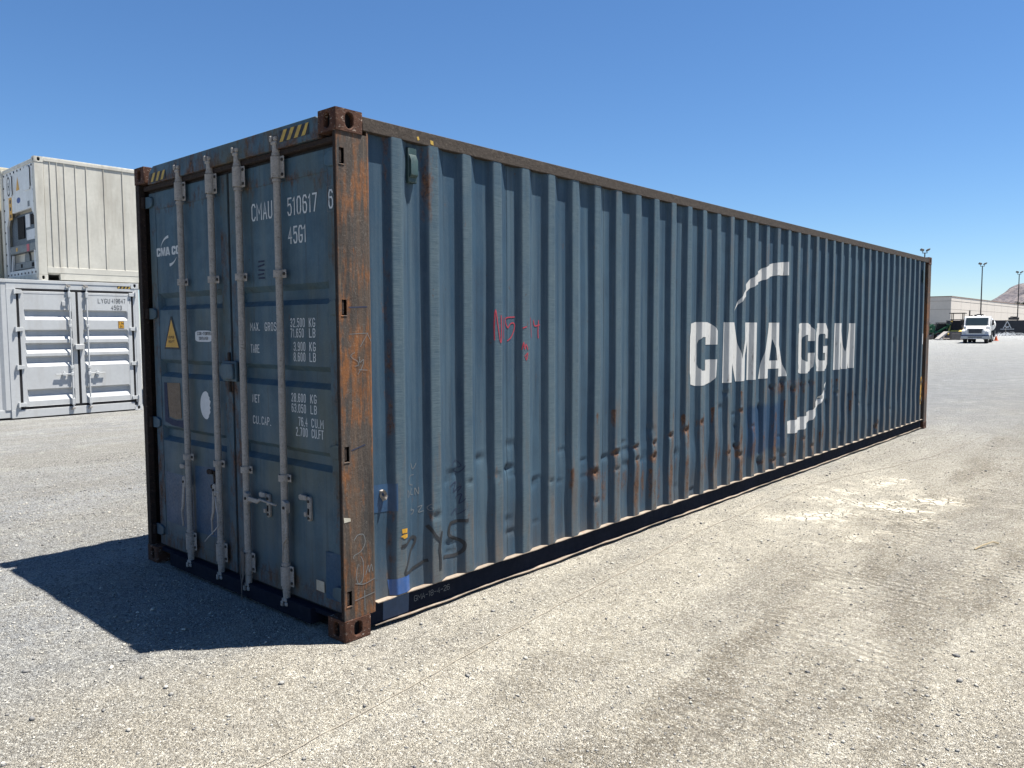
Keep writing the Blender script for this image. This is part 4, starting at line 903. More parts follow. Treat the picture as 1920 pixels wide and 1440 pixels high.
gbox('roof_sheet', GL_, -WID+.05,-.05,-LG+.05,-.05,2.84,2.87); gbox('far_side', GL_, -WID+.01,-WID+.05,-LG+.1,-.1,.1,2.84); gbox('end_wall', GL_, -WID+.1,-.1,-.06,-.03,.1,2.84)
gbox('floor', GL_, -WID+.05,-.1,-LG+.05,-.05,.12,.16); gbox('gasket_back', GL_, -.095,-.075,-2.4865,-.1345,.1905,2.7045, mat='rubber', bevel=0)
m = MB(); bp = []; t = -2.66
while t > -7.5: bp += [(t,-.016),(t-.09,-.016),(t-.15,-.05),(t-.24,-.05)]; t -= .30
for (a,w) in bp: m.v += [(w,a,.2),(w,a,2.822)]
m.f = [(2*i,2*i+2,2*i+3,2*i+1) for i in range(len(bp)-1)]; m.build('side_sheet', 'greypaint', GL_, smooth=0)
gbox('side_panel', GL_, -.09,-.06,-LG+.1,-7.4,.2,2.822)
REC = ((2.273,2.149,2.059),(1.852,1.732,1.642),(1.574,1.454,1.359),(1.298,1.171,1.076),(.607,.487,.357))
def side_leaf(y0, y1, rod, hinge_y, hs):
    d = empty('side_door'); d.parent = GL_
    a0, a1 = y0+.085, y1-.085; m = MB(); pr = [(2.60,0)]
    for (a,b,c) in REC: pr += [(a,0),(a-.035,-.055),(b,-.055),(c,0)]
    pr.append((.252,0))
    for (z,x) in pr: m.v += [(-.010,a0,z),(-.010+x,a0+.03,z),(-.010+x,a1-.03,z),(-.010,a1,z)]
    for i in range(len(pr)-1):
        for j in range(3): m.f.append((4*i+j,4*i+j+1,4*i+j+5,4*i+j+4))
    m.build('door_skin', 'greypaint', d, smooth=0)
    for a, b in ((y0,a0-.0005),(a1+.0005,y1)): gbox('stile', d, -.045,-.007,a,b,.246,2.654)
    gbox('top_band', d, -.045,-.006,a0,a1,2.601,2.6535); gbox('bottom_band', d, -.045,-.006,a0,a1,.2465,.2515)
    for z in (2.638,1.862,1.078,.296):
        h = MB().prism([(hinge_y-hs*.075,z-.045),(hinge_y+hs*.085,z-.036),(hinge_y+hs*.085,z+.036),(hinge_y-hs*.075,z+.045)], 'x', -.004, .022).build('hinge', 'greypaint', d, .004)
        MB().cyl((.024,hinge_y-hs*.055,z-.05),(.024,hinge_y-hs*.055,z+.05),.022,n=10).build('hinge_barrel', 'greypaint', h)
    r = MB().cyl((.030,rod,.15),(.030,rod,2.79),.017,n=10).build('lock_rod', 'greypaint', d)
    for z, hh in ((2.60,.06),(1.93,.03),(1.04,.03),(.30,.07)): gbox('rod_bracket', r, -.006,.052,rod-.03,rod+.03,z-hh,z+hh)
    for z, s_ in ((2.785,1),(.155,-1)): MB().box(.005,.05,rod-.03,rod+.03,z-.02,z+.02).box(.0,.03,rod-.05,rod-.03,z,z+s_*.04).build('cam', 'zinc', r, .004)
    return d, r
dl, rl = side_leaf(-2.438,-1.352,-1.487,-2.47,1); dr, rr_ = side_leaf(-1.302,-.180,-1.138,-.145,-1)
for d, r, y, s_ in ((dl,rl,-1.487,-1),(dr,rr_,-1.138,1)):
    h = MB().box(.02,.045,y,y+s_*.33,.885,.908).box(.0,.05,y+s_*.13,y+s_*.20,.87,.925).cyl((.02,y+s_*.165,.92),(.02,y+s_*.165,.96),.016,n=8).box(.005,.05,y-.03,y+.03,.86,.93).build('handle', 'greypaint', d, .004)
    MB().prism([(y+s_*.12,.86),(y+s_*.20,.86),(y+s_*.18,.80),(y+s_*.14,.80)], 'x', -.009, .02).build('handle_catch', 'greypaint', h)
for (a_,b_) in ((-2.4865,-2.4385),(-1.3515,-1.3025),(-.1795,-.1345)): MB().box(-.05,-.016,a_,b_,.246,2.654).build('door_seal', 'rubber', GL_)
MB().box(-.05,-.014,-2.486,-.135,2.6545,2.7044).build('door_seal', 'rubber', GL_); MB().box(-.05,-.014,-2.486,-.135,.1906,.2455).build('door_seal', 'rubber', GL_)
MB().box(-.004,.075,-1.415,-1.235,1.42,1.535).build('lock_box', 'greypaint', dr, .008)
MB().box(-.008,.02,-1.63,-1.565,2.36,2.46).build('document_holder', 'greypaint', dl, .004)
gput = lambda u,z,d: (-.0072+d, u, z)
decal('lettering', text_quads('LYGU', -.893, 2.432, .052, .100, .017, .0100), gput, 'darkletter', dr); decal('lettering', text_quads('419647', -.603, 2.437, .042, .100, .014, .0100), gput, 'darkletter', dr)
decal('lettering', text_quads('45G3', -.620, 2.288, .046, .098, .016, .0100), gput, 'darkletter', dr); decal('lettering', text_quads('1', -.222, 2.44, .05, .10, .016, .0100), lambda u,z,d: (-.004+d, u, z), 'darkletter', dr)
decal('height_sticker', [(0,[(-.478,1.873),(-.352,1.873),(-.352,2.037),(-.478,2.037)])], gput, 'hazblk', dr); decal('height_sticker_face', [(0,[(-.470,1.881),(-.360,1.881),(-.360,2.029),(-.470,2.029)])], lambda u,z,d: (-.006, u, z), 'yellow', dr)
decal('height_text', text_quads('2.9m', -.463, 1.965, .024, .05, .006, .007)+text_quads('96', -.445, 1.892, .026, .05, .008, .007), lambda u,z,d: (-.0052+d, u, z), 'hazblk', dr)
MB().box(-.0095,-.0085,-.470,-.165,2.765,2.82).build('hazard_strip', 'hazblk', GL_, smooth=0)
decal('hazard_stripe', [(0,[(-.465+i*.076,2.767),(-.43+i*.076,2.767),(-.40+i*.076,2.818),(-.435+i*.076,2.818)]) for i in range(4)], lambda u,z,d: (-.0072, u, z), 'hazyel', GL_)

# ------------------------------------------------------------------ refrigerated containers stacked on top
def reefer(root, Ln, H_, mat, detail):
    for yy in (0,Ln):
        for zz in (0,H_-.118):
            casting(root, 0, yy, zz, 1, 1 if yy == 0 else -1, mat); casting(root, -WID, yy, zz, -1, 1 if yy == 0 else -1, mat)
    P = lambda name, *a, m=mat, b=.006: MB().box(*a).build(name, m, root, b)
    P('corner_post', -.16,-.006,.006,.175,.119,H_-.119); P('corner_post', -WID+.006,-WID+.16,.006,.175,.119,H_-.119)
    P('corner_post', -.16,-.006,Ln-.175,Ln-.006,.119,H_-.119); P('corner_post', -WID+.006,-WID+.16,Ln-.175,Ln-.006,.119,H_-.119)
    P('top_rail', -.12,-.004,.179,Ln-.179,H_-.085,H_-.012); P('bottom_rail', -.12,-.012,.42,Ln-.42,.02,.16); P('bottom_skirt', -.12,-.008,.176,Ln-.176,.1605,.29)
    P('core', -WID+.03,-.05,.18,Ln-.06,.13,H_-.03); P('roof_edge', -.10,-.010,.179,Ln-.179,H_-.011,H_+.004)
    ys = [.176,.30,.435,.58,.80,1.02,1.38,1.78,2.2,2.65,3.1,3.55,4.0,4.45,4.9,5.35,Ln-.176]; ys = [y for y in ys if y <= Ln-.17]
    for i in range(len(ys)-1):
        P('wall_panel', -.05,-.022+.002*(i%2),ys[i]+.008,ys[i+1]-.008,.2905,H_-.0855, b=.003)
        if i: MB().prism([(-.030,ys[i]-.0078),(-.006,ys[i]-.005),(-.006,ys[i]+.005),(-.030,ys[i]+.0078)], 'z', .2905, H_-.0855).build('panel_batten', mat, root)
    P('left_wall', -WID+.006,-WID+.03,.18,Ln-.18,.12,H_-.05); P('end_wall', -WID+.165,-.165,Ln-.05,Ln-.02,.12,H_-.05)
    P('head_rail', -WID+.165,-.165,.02,.10,H_-.10,H_-.02); P('foot_rail', -WID+.165,-.165,.02,.10,.02,.14)
    if not detail: P('end_panel', -WID+.165,-.165,.03,.08,.141,H_-.101); return
    P('machinery_recess', -WID+.165,-.165,.30,.33,.14,1.62, m='black', b=0)
    fr = MB().box(-WID+.165,-.165,.03,.08,1.56,H_-.101).build('upper_panel', 'offwhite', root, .004)
    MB().prism([(-WID+.165,.14),(-WID+.34,.14),(-WID+.30,.80),(-WID+.30,1.30),(-WID+.50,1.5595),(-WID+.165,1.5595)], 'y', .03, .08).build('frame_side', 'offwhite', root, .003)
    MB().prism([(-.165,.14),(-.34,.14),(-.22,.80),(-.22,1.36),(-.42,1.5595),(-.165,1.5595)], 'y', .03, .08).build('frame_side', 'offwhite', root, .003)
    MB().box(-WID+.345,-.345,.03,.09,.141,.27).build('frame_foot', 'offwhite', root, .003)
    b = MB()
    for i in range(9): b.box(-2.2+i*.24,-2.17+i*.24,.018,.03,H_-.17,H_-.13); b.box(-2.2+i*.24,-2.17+i*.24,.018,.03,.17,.21)
    for i in range(8): b.box(-.21,-.18,.018,.03,.4+i*.25,.44+i*.25); b.box(-2.26,-2.23,.018,.03,.4+i*.25,.44+i*.25)
    b.build('frame_bolts', 'hazblk', root)
    u = MB().prism([(-2.10,.84),(-.25,.84),(-.25,1.36),(-.44,1.52),(-1.9,1.52),(-2.10,1.30)], 'y', .12, .20).build('cooling_unit', 'unit', root, .01)
    MB().box(-1.62,-1.18,.10,.121,.98,1.46).build('unit_grille', 'black', u); MB().box(-.72,-.42,.10,.121,1.24,1.46).build('control_display', 'black', u); MB().box(-1.08,-.80,.108,.121,1.20,1.48).build('unit_label', 'whitedec', u); MB().box(-1.05,-.42,.108,.121,.92,1.14).build('unit_label', 'whitedec', u)
    MB().box(-2.08,-.26,.06,.20,.66,.835).build('unit_tray', 'unitgrey', root, .008); MB().box(-1.66,-1.55,.055,.0595,.71,.79).build('tray_label', 'yellow', root); MB().box(-.90,-.74,.055,.0595,.66,.82).build('tray_label', 'redlab', root)
    f = MB().cyl((-1.2,.2,.52),(-1.2,.14,.52),.17,n=20).build('fan_shroud', 'unitgrey', root); MB().box(-2.0,-.30,.10,.14,.30,.46).build('lower_beam', 'unitgrey', root, .01)
    MB().box(-.75,-.55,.094,.0995,.33,.42).box(-1.5,-1.4,.094,.0995,.34,.42).build('beam_slot', 'black', root)
    MB().obar((-.42,.08,.50), (0,0,1), (0,1,0), (1,0,0), .24, .02, .03).obar((-1.98,.08,.42), (.25,0,1), (0,1,0), (1,0,-.25), .22, .02, .03).build('brace', 'offwhite', root)
    # hatch plates, logo, stickers on the upper panel
    for (x,z,w,h) in ((-1.85,2.16,.24,.24),(-.62,2.20,.26,.25)):
        MB().prism([(x-w,z-h+.05),(x-w+.05,z-h),(x+w-.05,z-h),(x+w,z-h+.05),(x+w,z+h-.05),(x+w-.05,z+h),(x-w+.05,z+h),(x-w,z+h-.05)], 'y', .018, .0295).build('hatch', 'offwhite', root, .004)
    MB().tube([(-.40,.012,2.44),(-.35,.012,2.38),(-.35,.012,2.02),(-.40,.012,1.96)], .007, 6).tube([(-1.62,.012,2.38),(-1.59,.012,2.34),(-1.59,.012,1.98),(-1.64,.012,1.94)], .007, 6).build('hatch_seal', 'rubber', root)
    ep = lambda y_: (lambda u,z,d: (u, y_-d, z))
    ring = [(0,[(-1.85+.13*math.cos(a)*s1, 2.17+.22*math.sin(a)*s1) for a,s1 in ((t,1),(t+.2618,1),(t+.2618,.80),(t,.80))]) for t in np.arange(0,6.28,.2618)]
    decal('round_emblem', ring+[(0,[(-1.90,2.08),(-1.875,2.08),(-1.875,2.26),(-1.90,2.26)]),(0,[(-1.825,2.08),(-1.80,2.08),(-1.80,2.26),(-1.825,2.26)]),(0,[(-1.874,2.155),(-1.826,2.155),(-1.826,2.185),(-1.874,2.185)])], ep(.0165), 'hazblk', root)
    decal('warning_triangle', [(0,[(-1.36,2.02),(-1.12,2.02),(-1.24,2.33)])], ep(.0285), 'yellow', root)
    decal('height_sticker', [(0,[(-1.93,1.42),(-1.70,1.42),(-1.70,1.93),(-1.93,1.93)])], ep(.0285), 'yellow', root); decal('height_mark', [(0,[(-1.86,1.47+i*.16),(-1.77,1.47+i*.16),(-1.77,1.55+i*.16),(-1.86,1.55+i*.16)]) for i in range(3)], ep(.0270), 'hazblk', root)
    decal('oval_badge', [(0,[(-1.22+.13*math.cos(t), 1.80+.065*math.sin(t)) for t in np.linspace(0,6.2832,21)[:-1]])], ep(.0285), 'bluelogo', root)
    decal('grey_tag', [(0,[(-.62,1.60),(-.48,1.60),(-.48,1.72),(-.62,1.72)])], ep(.0285), 'unitgrey', root)
RF = empty('reefer_container', (-15.05,3.39,2.786), math.radians(-1.2), 'dented cream refrigerated container with cooling unit, stacked on the grey container', 'shipping container')
reefer(RF, 6.058, 2.591, 'cream', True)
RB = empty('reefer_container', (-17.66,3.30,2.786), 0, 'yellowed cream container at the left edge, behind the one with the cooling unit', 'shipping container')
reefer(RB, 6.058, 2.72, 'cream2', False)
decal('number_panel', [(0,[(-1.3,1.0),(-.2,1.0),(-.2,1.9),(-1.3,1.9)])], lambda u,z,d: (u, .028, z), 'bluelogo', RB)
LB_ = empty('base_container', (-17.66,5.3,-.115), 0, 'grey container standing behind the side door container, carrying the yellowed one', 'shipping container')
for yy in (0,-LG):
    for zz in (0, 2.778): casting(LB_, 0, yy, zz, 1, -1 if yy == 0 else 1, 'greypaint'); casting(LB_, -WID, yy, zz, -1, -1 if yy == 0 else 1, 'greypaint')
MB().box(-WID+.02,-.02,-LG+.02,-.02,.03,2.886).build('box_shell', 'greypaint', LB_, .02)
# ------------------------------------------------------------------ far side of the yard
MAT['tilt'] = paint('cream_tilt_up_concrete', (.66,.60,.53), .85, .04, (.5,.45,.4), .2, .25, True, .05)
MAT['cap'] = flat('brown_roof_cap', (.25,.17,.13), .7)
MAT['screen'] = paint('black_fence_screen', (.030,.032,.040), .8, .2, (.06,.06,.07), .4, .4, True, .1)
MAT['pole'] = flat('dark_bronze_pole', (.055,.045,.042), .6)
MAT['twhite'] = paint('white_truck_paint', (.80,.80,.79), .3, .03, (.5,.48,.44), .15, 1.5, True, .02, .5)
MAT['glassdark'] = flat('dark_glass', (.03,.045,.05), .08, .6)
MAT['chrome'] = flat('bumper_grey', (.42,.43,.45), .3, .5, .6)
MAT['tyre'] = flat('tyre_black', (.02,.02,.021), .85)
MAT['grille'] = flat('grille_dark', (.05,.055,.065), .5)
MAT['navy'] = flat('navy_bumper_strip', (.02,.03,.10), .5)
MAT['jgreen'] = paint('machine_green', (.025,.15,.065), .4, .15, (.05,.06,.04), .4, 3)
MAT['myel'] = paint('machine_yellow', (.78,.55,.10), .45, .1, (.4,.3,.1), .3, 3)
MAT['mgrey'] = paint('bucket_steel', (.19,.165,.15), .7, .2, (.08,.05,.04), .5, 3)
MAT['mpale'] = paint('pale_ramp_steel', (.50,.46,.42), .7, .12, (.3,.25,.2), .3, 3)
MAT['orange'] = flat('orange_cone', (.75,.13,.03), .6)
MAT['silver'] = flat('hub_silver', (.55,.55,.55), .4, .5, .5)
def spin(name, parent, mat, prof_, axis='y', n=20):
    m = MB()
    for (r,t) in prof_:
        for i in range(n):
            a = 2*math.pi*i/n; c, s_ = r*math.cos(a), r*math.sin(a)
            m.v.append({'y':(c,t,s_),'x':(t,c,s_),'z':(c,s_,t)}[axis])
    for j in range(len(prof_)-1):
        for i in range(n): m.f.append((j*n+i,j*n+(i+1)%n,(j+1)*n+(i+1)%n,(j+1)*n+i))
    m.f += [tuple(range(n)), tuple(range((len(prof_)-1)*n, len(prof_)*n))]
    return m.build(name, mat, parent, smooth=40)
# warehouse: two visible faces of tilt-up panels
bx0, by0, bz0, bh = -35.0, 177.5, .3, 7.6
B_ = empty('warehouse', (bx0,by0,bz0), 0, 'long cream concrete warehouse with brown roof edge beyond the black fence', 'building')
lev = (0, 5.05, 6.75, bh)
for i in range(13):
    for j in range(3): MB().box(-.25,0 if j < 2 else .03,.06+i*9.0,i*9.0+8.94,lev[j]+.02,lev[j+1]-.03).build('wall_panel', 'tilt', B_, smooth=0)
for i in range(7):
    for j in range(3): MB().box(-.30-i*9-8.94,-.30-i*9+.0 if i else -.0,0 if j < 2 else -.03,.05,lev[j]+.02,lev[j+1]-.03).build('wall_panel', 'tilt', B_, smooth=0)
MB().box(-.33,.10,-.1,117.2,bh-.03,bh+.14).box(-64,-.331,-.1,.3,bh-.03,bh+.14).build('roof_cap', 'cap', B_)
MB().box(-63.5,-.26,.06,117,.0,bh-.15).build('inner_block', 'cap', B_)
for yy in (22,58,80): MB().box(-12,-9.5,yy,yy+2.5,bh-.1,bh+1.0).build('roof_unit', 'mpale', B_)
# low grey wall with rail in front of the shaded gable
LW = empty('low_wall', (-42,150,gz(-42,150)), math.radians(41.2), 'low grey wall with a pale top rail behind the green machines', 'wall')
MB().box(0,22,0,.3,0,1.9).build('wall_body', 'mgrey', LW); MB().box(-.05,22.05,-.05,.35,1.901,2.1).build('top_rail', 'mpale', LW)
MB().cyl((18.2,.5,0),(18.2,.5,4.4),.12,n=8).build('stub_post', 'pole', LW)
# fence with printed screen
FA = Vector((-26.0,133.0,0)); FB = Vector((-2.0,154.0,0)); fd = (FB-FA).normalized(); fl = (FB-FA).length
F_ = empty('screen_fence', (FA.x,FA.y,gz(FA.x,FA.y)), math.atan2(fd.y,fd.x), 'black screened fence with a white triangular emblem across the yard', 'fence')
n = int(fl/3.05)
for i in range(n): MB().box(i*3.05+.03,i*3.05+3.02,-.03,.0,.04,2.36).build('screen_panel', 'screen', F_, smooth=0)
for i in range(n+1): MB().cyl((i*3.05,.06,0),(i*3.05,.06,2.45),.04,n=8).build('post', 'pole', F_)
MB().cyl((0,.06,2.38),(n*3.05,.06,2.38),.025,n=8).build('top_rail', 'pole', F_)
MB().box(9.9,11.2,.02,.7,2.46,2.85).box(10.2,10.9,.02,.7,2.851,3.0).build('floodlight_box', 'pole', F_, .05)
fput = lambda u,z,d: (u,-.034-d,z); ex = 9.35
decal('screen_emblem', [(i%3,q) for i,(_,q) in enumerate(strokes([[(ex-.38,1.62),(ex,2.22),(ex+.38,1.62)],[(ex-.58,1.22),(ex-.36,1.60),(ex-.12,1.28),(ex,1.42),(ex+.12,1.28),(ex+.36,1.60),(ex+.58,1.22)]], .12, False))], fput, 'whitedec', F_)
decal('screen_emblem_line', [(0,[(ex-1.05+i*.24,.98),(ex-.85+i*.24,.98),(ex-.85+i*.24,1.09),(ex-1.05+i*.24,1.09)]) for i in range(9)], fput, 'whitedec', F_)
# light poles
def light_pole(loc, H_, rz, label, tri=False):
    p = empty('light_pole', loc, rz, label, 'light pole', 'yard light poles')
    MB().cyl((0,0,0),(0,0,H_),.105,.07,n=12).build('mast', 'pole', p); MB().cyl((0,0,0),(0,0,.5),.3,n=14).build('concrete_foot', 'mgrey', p)
    MB().box(-.30,.30,-.05,.05,H_,H_+.08).cyl((-.27,0,H_+.08),(-.27,0,H_+.30),.035,n=8).cyl((.27,0,H_+.08),(.27,0,H_+.30),.035,n=8).build('yoke', 'pole', p)
    for s_ in (-1,1):
        f = MB().obar((s_*.36,-.06,H_+.42), (1,0,.35*s_), (0,1,-.35), (0,.35,1), .21, .21, .085).build('flood_lamp', 'pole', p, .03)
        MB().obar((s_*.36,-.09,H_+.335), (1,0,.35*s_), (0,1,-.35), (0,.35,1), .18, .18, .012).build('lamp_lens', 'unitgrey', f)
light_pole((-21.95,135.6,gz(-21.95,135.6)), 10.6, math.radians(35), 'middle yard light pole, rising right behind the white truck')
light_pole((-21.2,163.0,gz(-21.2,163)), 10.6, math.radians(35), 'rightmost yard light pole, in front of the mountain')
light_pole((-23.4,108.2,gz(-23.4,108.2)), 10.9, math.radians(35), 'yard light pole whose twin lamps peek over the far end of the blue container')
# water truck, nose to the camera
a = Vector((-12.7,83.15)); b = Vector((-13.55,91.1)); ax = (a-b).normalized(); ang = math.atan2(ax.y,ax.x)+math.pi/2
T = empty('water_truck', (a.x,a.y,gz(a.x,a.y)), ang, 'white water truck with round tank driving towards us and spraying', 'truck')
# local: nose at y=0 facing -y, body to +y
MB().prism([(0.05,.62),(0.0,.75),(0.0,1.25),(.12,1.42),(1.15,1.68),(1.25,1.68),(1.25,.62)], 'x', -.80, .80).build('hood', 'twhite', T, .05, seg=3)
cab = MB().prism([(1.22,.75),(1.22,1.66),(1.42,1.72),(1.85,2.52),(2.05,2.60),(3.0,2.62),(3.15,2.5),(3.15,.75)], 'x', -1.10, 1.10).build('cab', 'twhite', T, .07, seg=3)
MB().prism([(1.33,1.74),(1.36,1.72),(1.80,2.44),(1.76,2.47)], 'x', -.93, .93).build('windshield', 'glassdark', cab, .02)
for s_ in (-1,1):
    MB().prism([(1.75,1.75),(1.95,2.40),(2.85,2.42),(2.85,1.75)], 'x', s_*1.095, s_*1.115).build('side_window', 'glassdark', cab)
    MB().prism([(.02,.80),(.10,.62),(.35,.55),(1.15,.60),(1.25,.85),(1.0,1.20),(.60,1.34),(.12,1.22)], 'x', s_*.66, s_*1.13).build('fender', 'twhite', T, .08, seg=3)
    MB().prism([(s_*.68,.98),(s_*1.05,.92),(s_*1.08,1.08),(s_*.95,1.20),(s_*.70,1.16)], 'y', .02, .10).build('headlight', 'whitedec', T, .02)
    mr = MB().box(s_*1.24,s_*1.42,1.45,1.52,1.75,2.25).build('mirror', 'tyre', cab, .03); MB().tube([(s_*1.1,1.5,1.7),(s_*1.3,1.48,1.68),(s_*1.33,1.48,2.3),(s_*1.1,1.6,2.32)], .02, 6).build('mirror_arm', 'pole', mr)
    for yy in (.95,5.6,):
        w = spin('wheel', T, 'tyre', [(.30,s_*.72),(.49,s_*.74),(.52,s_*.80),(.52,s_*.98),(.49,s_*1.04),(.30,s_*1.05)], 'x', 22); w.location = (0,yy,.52); h = spin('hub', w, 'silver', [(.28,s_*1.02),(.28,s_*1.055),(.12,s_*1.09)], 'x', 14)
    w = spin('wheel', T, 'tyre', [(.30,s_*.36),(.49,s_*.38),(.52,s_*.44),(.52,s_*.60),(.49,s_*.66),(.30,s_*.67)], 'x', 22); w.location = (0,5.6,.52)
MB().prism([(-.53,.98),(.53,.98),(.60,1.38),(-.60,1.38)], 'y', -.025, .03).build('grille', 'grille', T, .02)
MB().prism([(-.62,.93),(.62,.93),(.70,1.44),(-.70,1.44)], 'y', -.012, .05).build('grille_surround', 'silver', T, .02)
bu = MB().prism([(-1.15,.42),(1.15,.42),(1.18,.52),(1.18,.74),(-1.18,.74),(-1.18,.52)], 'y', -.14, .10).build('bumper', 'chrome', T, .03)
MB().box(-1.17,1.17,-.12,.08,.741,.81).build('bumper_strip', 'navy', bu); MB().box(-.58,.58,-.15,-.142,.56,.66).build('air_slot', 'grille', bu); MB().box(-.16,.16,-.155,-.142,.44,.54).build('licence_plate', 'whitedec', bu)
MB().box(-.45,.45,.3,7.8,.50,.78).build('chassis', 'tyre', T); MB().box(-1.05,-.5,2.0,4.2,.35,.72).box(.5,1.05,2.0,4.2,.35,.72).build('side_box', 'grille', T, .03)
tk = MB(); prof_t = [(.3,3.35),(1.02,3.42),(1.10,3.55),(1.10,7.7),(1.02,7.85),(.3,7.95)]; nn = 28
for (r,t) in prof_t:
    for i in range(nn): q = 2*math.pi*i/nn; tk.v.append((r*1.10*math.cos(q), t, 1.78+r*.86*math.sin(q)))
for j in range(len(prof_t)-1):
    for i in range(nn): tk.f.append((j*nn+i,j*nn+(i+1)%nn,(j+1)*nn+(i+1)%nn,(j+1)*nn+i))
tk.f += [tuple(range(nn)), tuple(range((len(prof_t)-1)*nn,len(prof_t)*nn))]
to = tk.build('water_tank', 'twhite', T, smooth=50); MB().box(1.08,1.225,5.0,6.2,1.72,1.98).build('tank_stripe', 'mpale', to, .02); MB().cyl((0,4.6,2.68),(0,4.6,2.86),.30,n=16).box(-.15,.15,6.8,7.2,2.68,2.80).build('tank_hatch', 'pole', to)
for yy in (4.0,7.2): MB().box(-1.0,1.0,yy,yy+.12,.78,1.05).build('tank_saddle', 'grille', to)
MB().box(-.30,-.10,2.2,2.35,2.62,2.78).box(.25,.32,2.2,2.3,2.62,2.74).box(-.62,-.45,2.2,2.32,2.62,2.73).build('roof_beacon', 'pole', cab)
MB().box(-1.1,1.1,7.9,8.05,.6,.95).box(.7,1.15,7.4,8.0,.55,1.2).build('spray_bar', 'grille', T)
for s_ in (-1,1): MB().box(s_*.7,s_*1.12,6.3,6.33,.12,.75).build('mud_flap', 'tyre', T)
# water fanning out behind the truck
R_ = np.random.default_rng(3); pts = []
for i in range(1500):
    t = R_.random(); sp = R_.normal(0,1)
    y = 8.0+t*13; x = 1.1+t*3.4+R_.uniform(-.2,.2)*(1+8*t); zc = .70+.95*t-1.5*t*t
    z = zc-abs(R_.normal(0,.55*t+.05)) if R_.random() < .6 else zc+R_.normal(0,.06+.08*t)
    if z > .02: pts.append((x,y,z,.008+.022*R_.random()*(1-.3*t)))
m = MB()
for (x,y,z,r) in pts:
    l = r*R_.uniform(1,3)
    m.add([(x-r,y,z),(x+r,y,z),(x,y-l,z),(x,y+l,z),(x,y,z+r),(x,y,z-r)], [(0,2,4),(2,1,4),(1,3,4),(3,0,4),(2,0,5),(1,2,5),(3,1,5),(0,3,5)])
k = NM('spray_water'); MAT['spray'] = k.done((.80,.84,.88), .3, .5)
sp = m.build('water_spray', 'spray', None, smooth=0); sp.location = T.location; sp.rotation_euler = (0,0,ang); setp(sp, 'fan of white water spray behind the truck', 'water spray', kind='stuff')
cn = empty('traffic_cone', (-13.35,97.4,gz(-13,97)), 0, 'orange traffic cone on the ground right behind the truck', 'traffic cone')
spin('cone_body', cn, 'orange', [(.17,.04),(.15,.15),(.11,.35),(.06,.62),(.03,.70)], 'z', 16); MB().box(-.24,.24,-.24,.24,0,.04).build('cone_base', 'orange', cn, .02)
# compact loaders parked in a row
def loader(loc, rz, mat, label, canopy, name='compact_loader'):
    L_ = empty(name, loc, rz, label, 'loader', 'parked loaders')
    # local: bucket towards -x
    MB().prism([(-.95,.45),(1.05,.45),(1.15,.70),(1.10,1.25),(.55,1.30),(.40,1.05),(-.80,.95),(-.98,.70)], 'y', -.48, .48).build('body', mat, L_, .05)
    MB().prism([(-.62,.95),(.42,1.05),(.42,1.90),(-.42,1.90)], 'y', -.42, .42).build('cab_interior', 'tyre', L_, .03)
    for s_ in (-1,1): MB().tube([(-.66,s_*.47,.95),(-.46,s_*.47,1.98),(.50,s_*.47,1.98),(.50,s_*.47,1.1)], .045, 6).build('roll_bar', 'pole', L_)
    MB().box(-.58,.62,-.55,.55,1.98,2.05).build('roof', 'tyre', L_, .02)
    if canopy:
        for sx in (-.5,.55):
            for sy in (-.45,.45): MB().cyl((sx,sy,1.98),(sx,sy,2.62),.035,n=8).build('canopy_post', 'pole', L_)
        MB().box(-.80,.85,-.65,.65,2.62,2.70).build('canopy', 'tyre', L_, .02)
    for s_ in (-1,1):
        MB().obar((-.20,s_*.60,1.18), (-.86,0,-.50), (0,1,0), (.50,0,-.86), 1.28, .07, .10).obar((.92,s_*.60,1.30), (.1,0,1), (0,1,0), (1,0,-.1), .42, .07, .16).build('lift_arm', mat, L_, .02)
        for xx in (-.55,.62):
            w = spin('wheel', L_, 'tyre', [(.2,s_*.50),(.40,s_*.51),(.42,s_*.56),(.42,s_*.76),(.40,s_*.80),(.2,s_*.80)], 'y', 18); w.location = (xx,0,.42); spin('hub', w, 'silver', [(.18,s_*.79),(.18,s_*.81),(.08,s_*.83)], 'y', 12)
    bk = MB().prism([(-1.95,.06),(-1.20,.06),(-1.12,.30),(-1.14,.78),(-1.22,.82),(-1.26,.30),(-1.36,.18),(-1.95,.12)], 'y', -.90, .90).build('bucket', 'mgrey', L_, .01)
    for s_ in (-1,1): MB().prism([(-1.95,.06),(-1.20,.06),(-1.12,.30),(-1.14,.78),(-1.30,.60)], 'y', s_*.90, s_*.93).build('bucket_cheek', 'mgrey', bk)
    return L_
loader((-20.1,103.4,gz(-20,103)), math.radians(30), 'jgreen', 'green loader with black cab, nearest the blue container among those in full view', False)
loader((-21.9,102.6,gz(-21,102)), math.radians(30), 'jgreen', 'green machine half hidden behind the far end of the blue container', False)
loader((-18.35,103.2,gz(-18,103)), math.radians(95), 'myel', 'yellow loader with a tall canopy frame, parked next to the white truck', True).scale = (1.25,1.25,1.18)
MB().prism([(-1.1,0.02),(-.95,0.02),(.10,.92),(.10,1.0),(-.06,1.0),(-1.1,.14)], 'y', -.45, .45).build('loading_ramp', 'mpale', None, .01)
rp = bpy.data.objects['loading_ramp']; rp.location = (-18.75,99.6,gz(-18.7,99.6)); rp.rotation_euler = (0,0,math.radians(41)); setp(rp, 'pale sloping steel ramp between the green and yellow machines', 'ramp')
MB().box(0,1.05,-.04,.04,.03,.80).box(0,.08,.04,.35,.03,.5).box(.97,1.05,.04,.35,.03,.5).build('steel_plate', 'mgrey', None, .01)
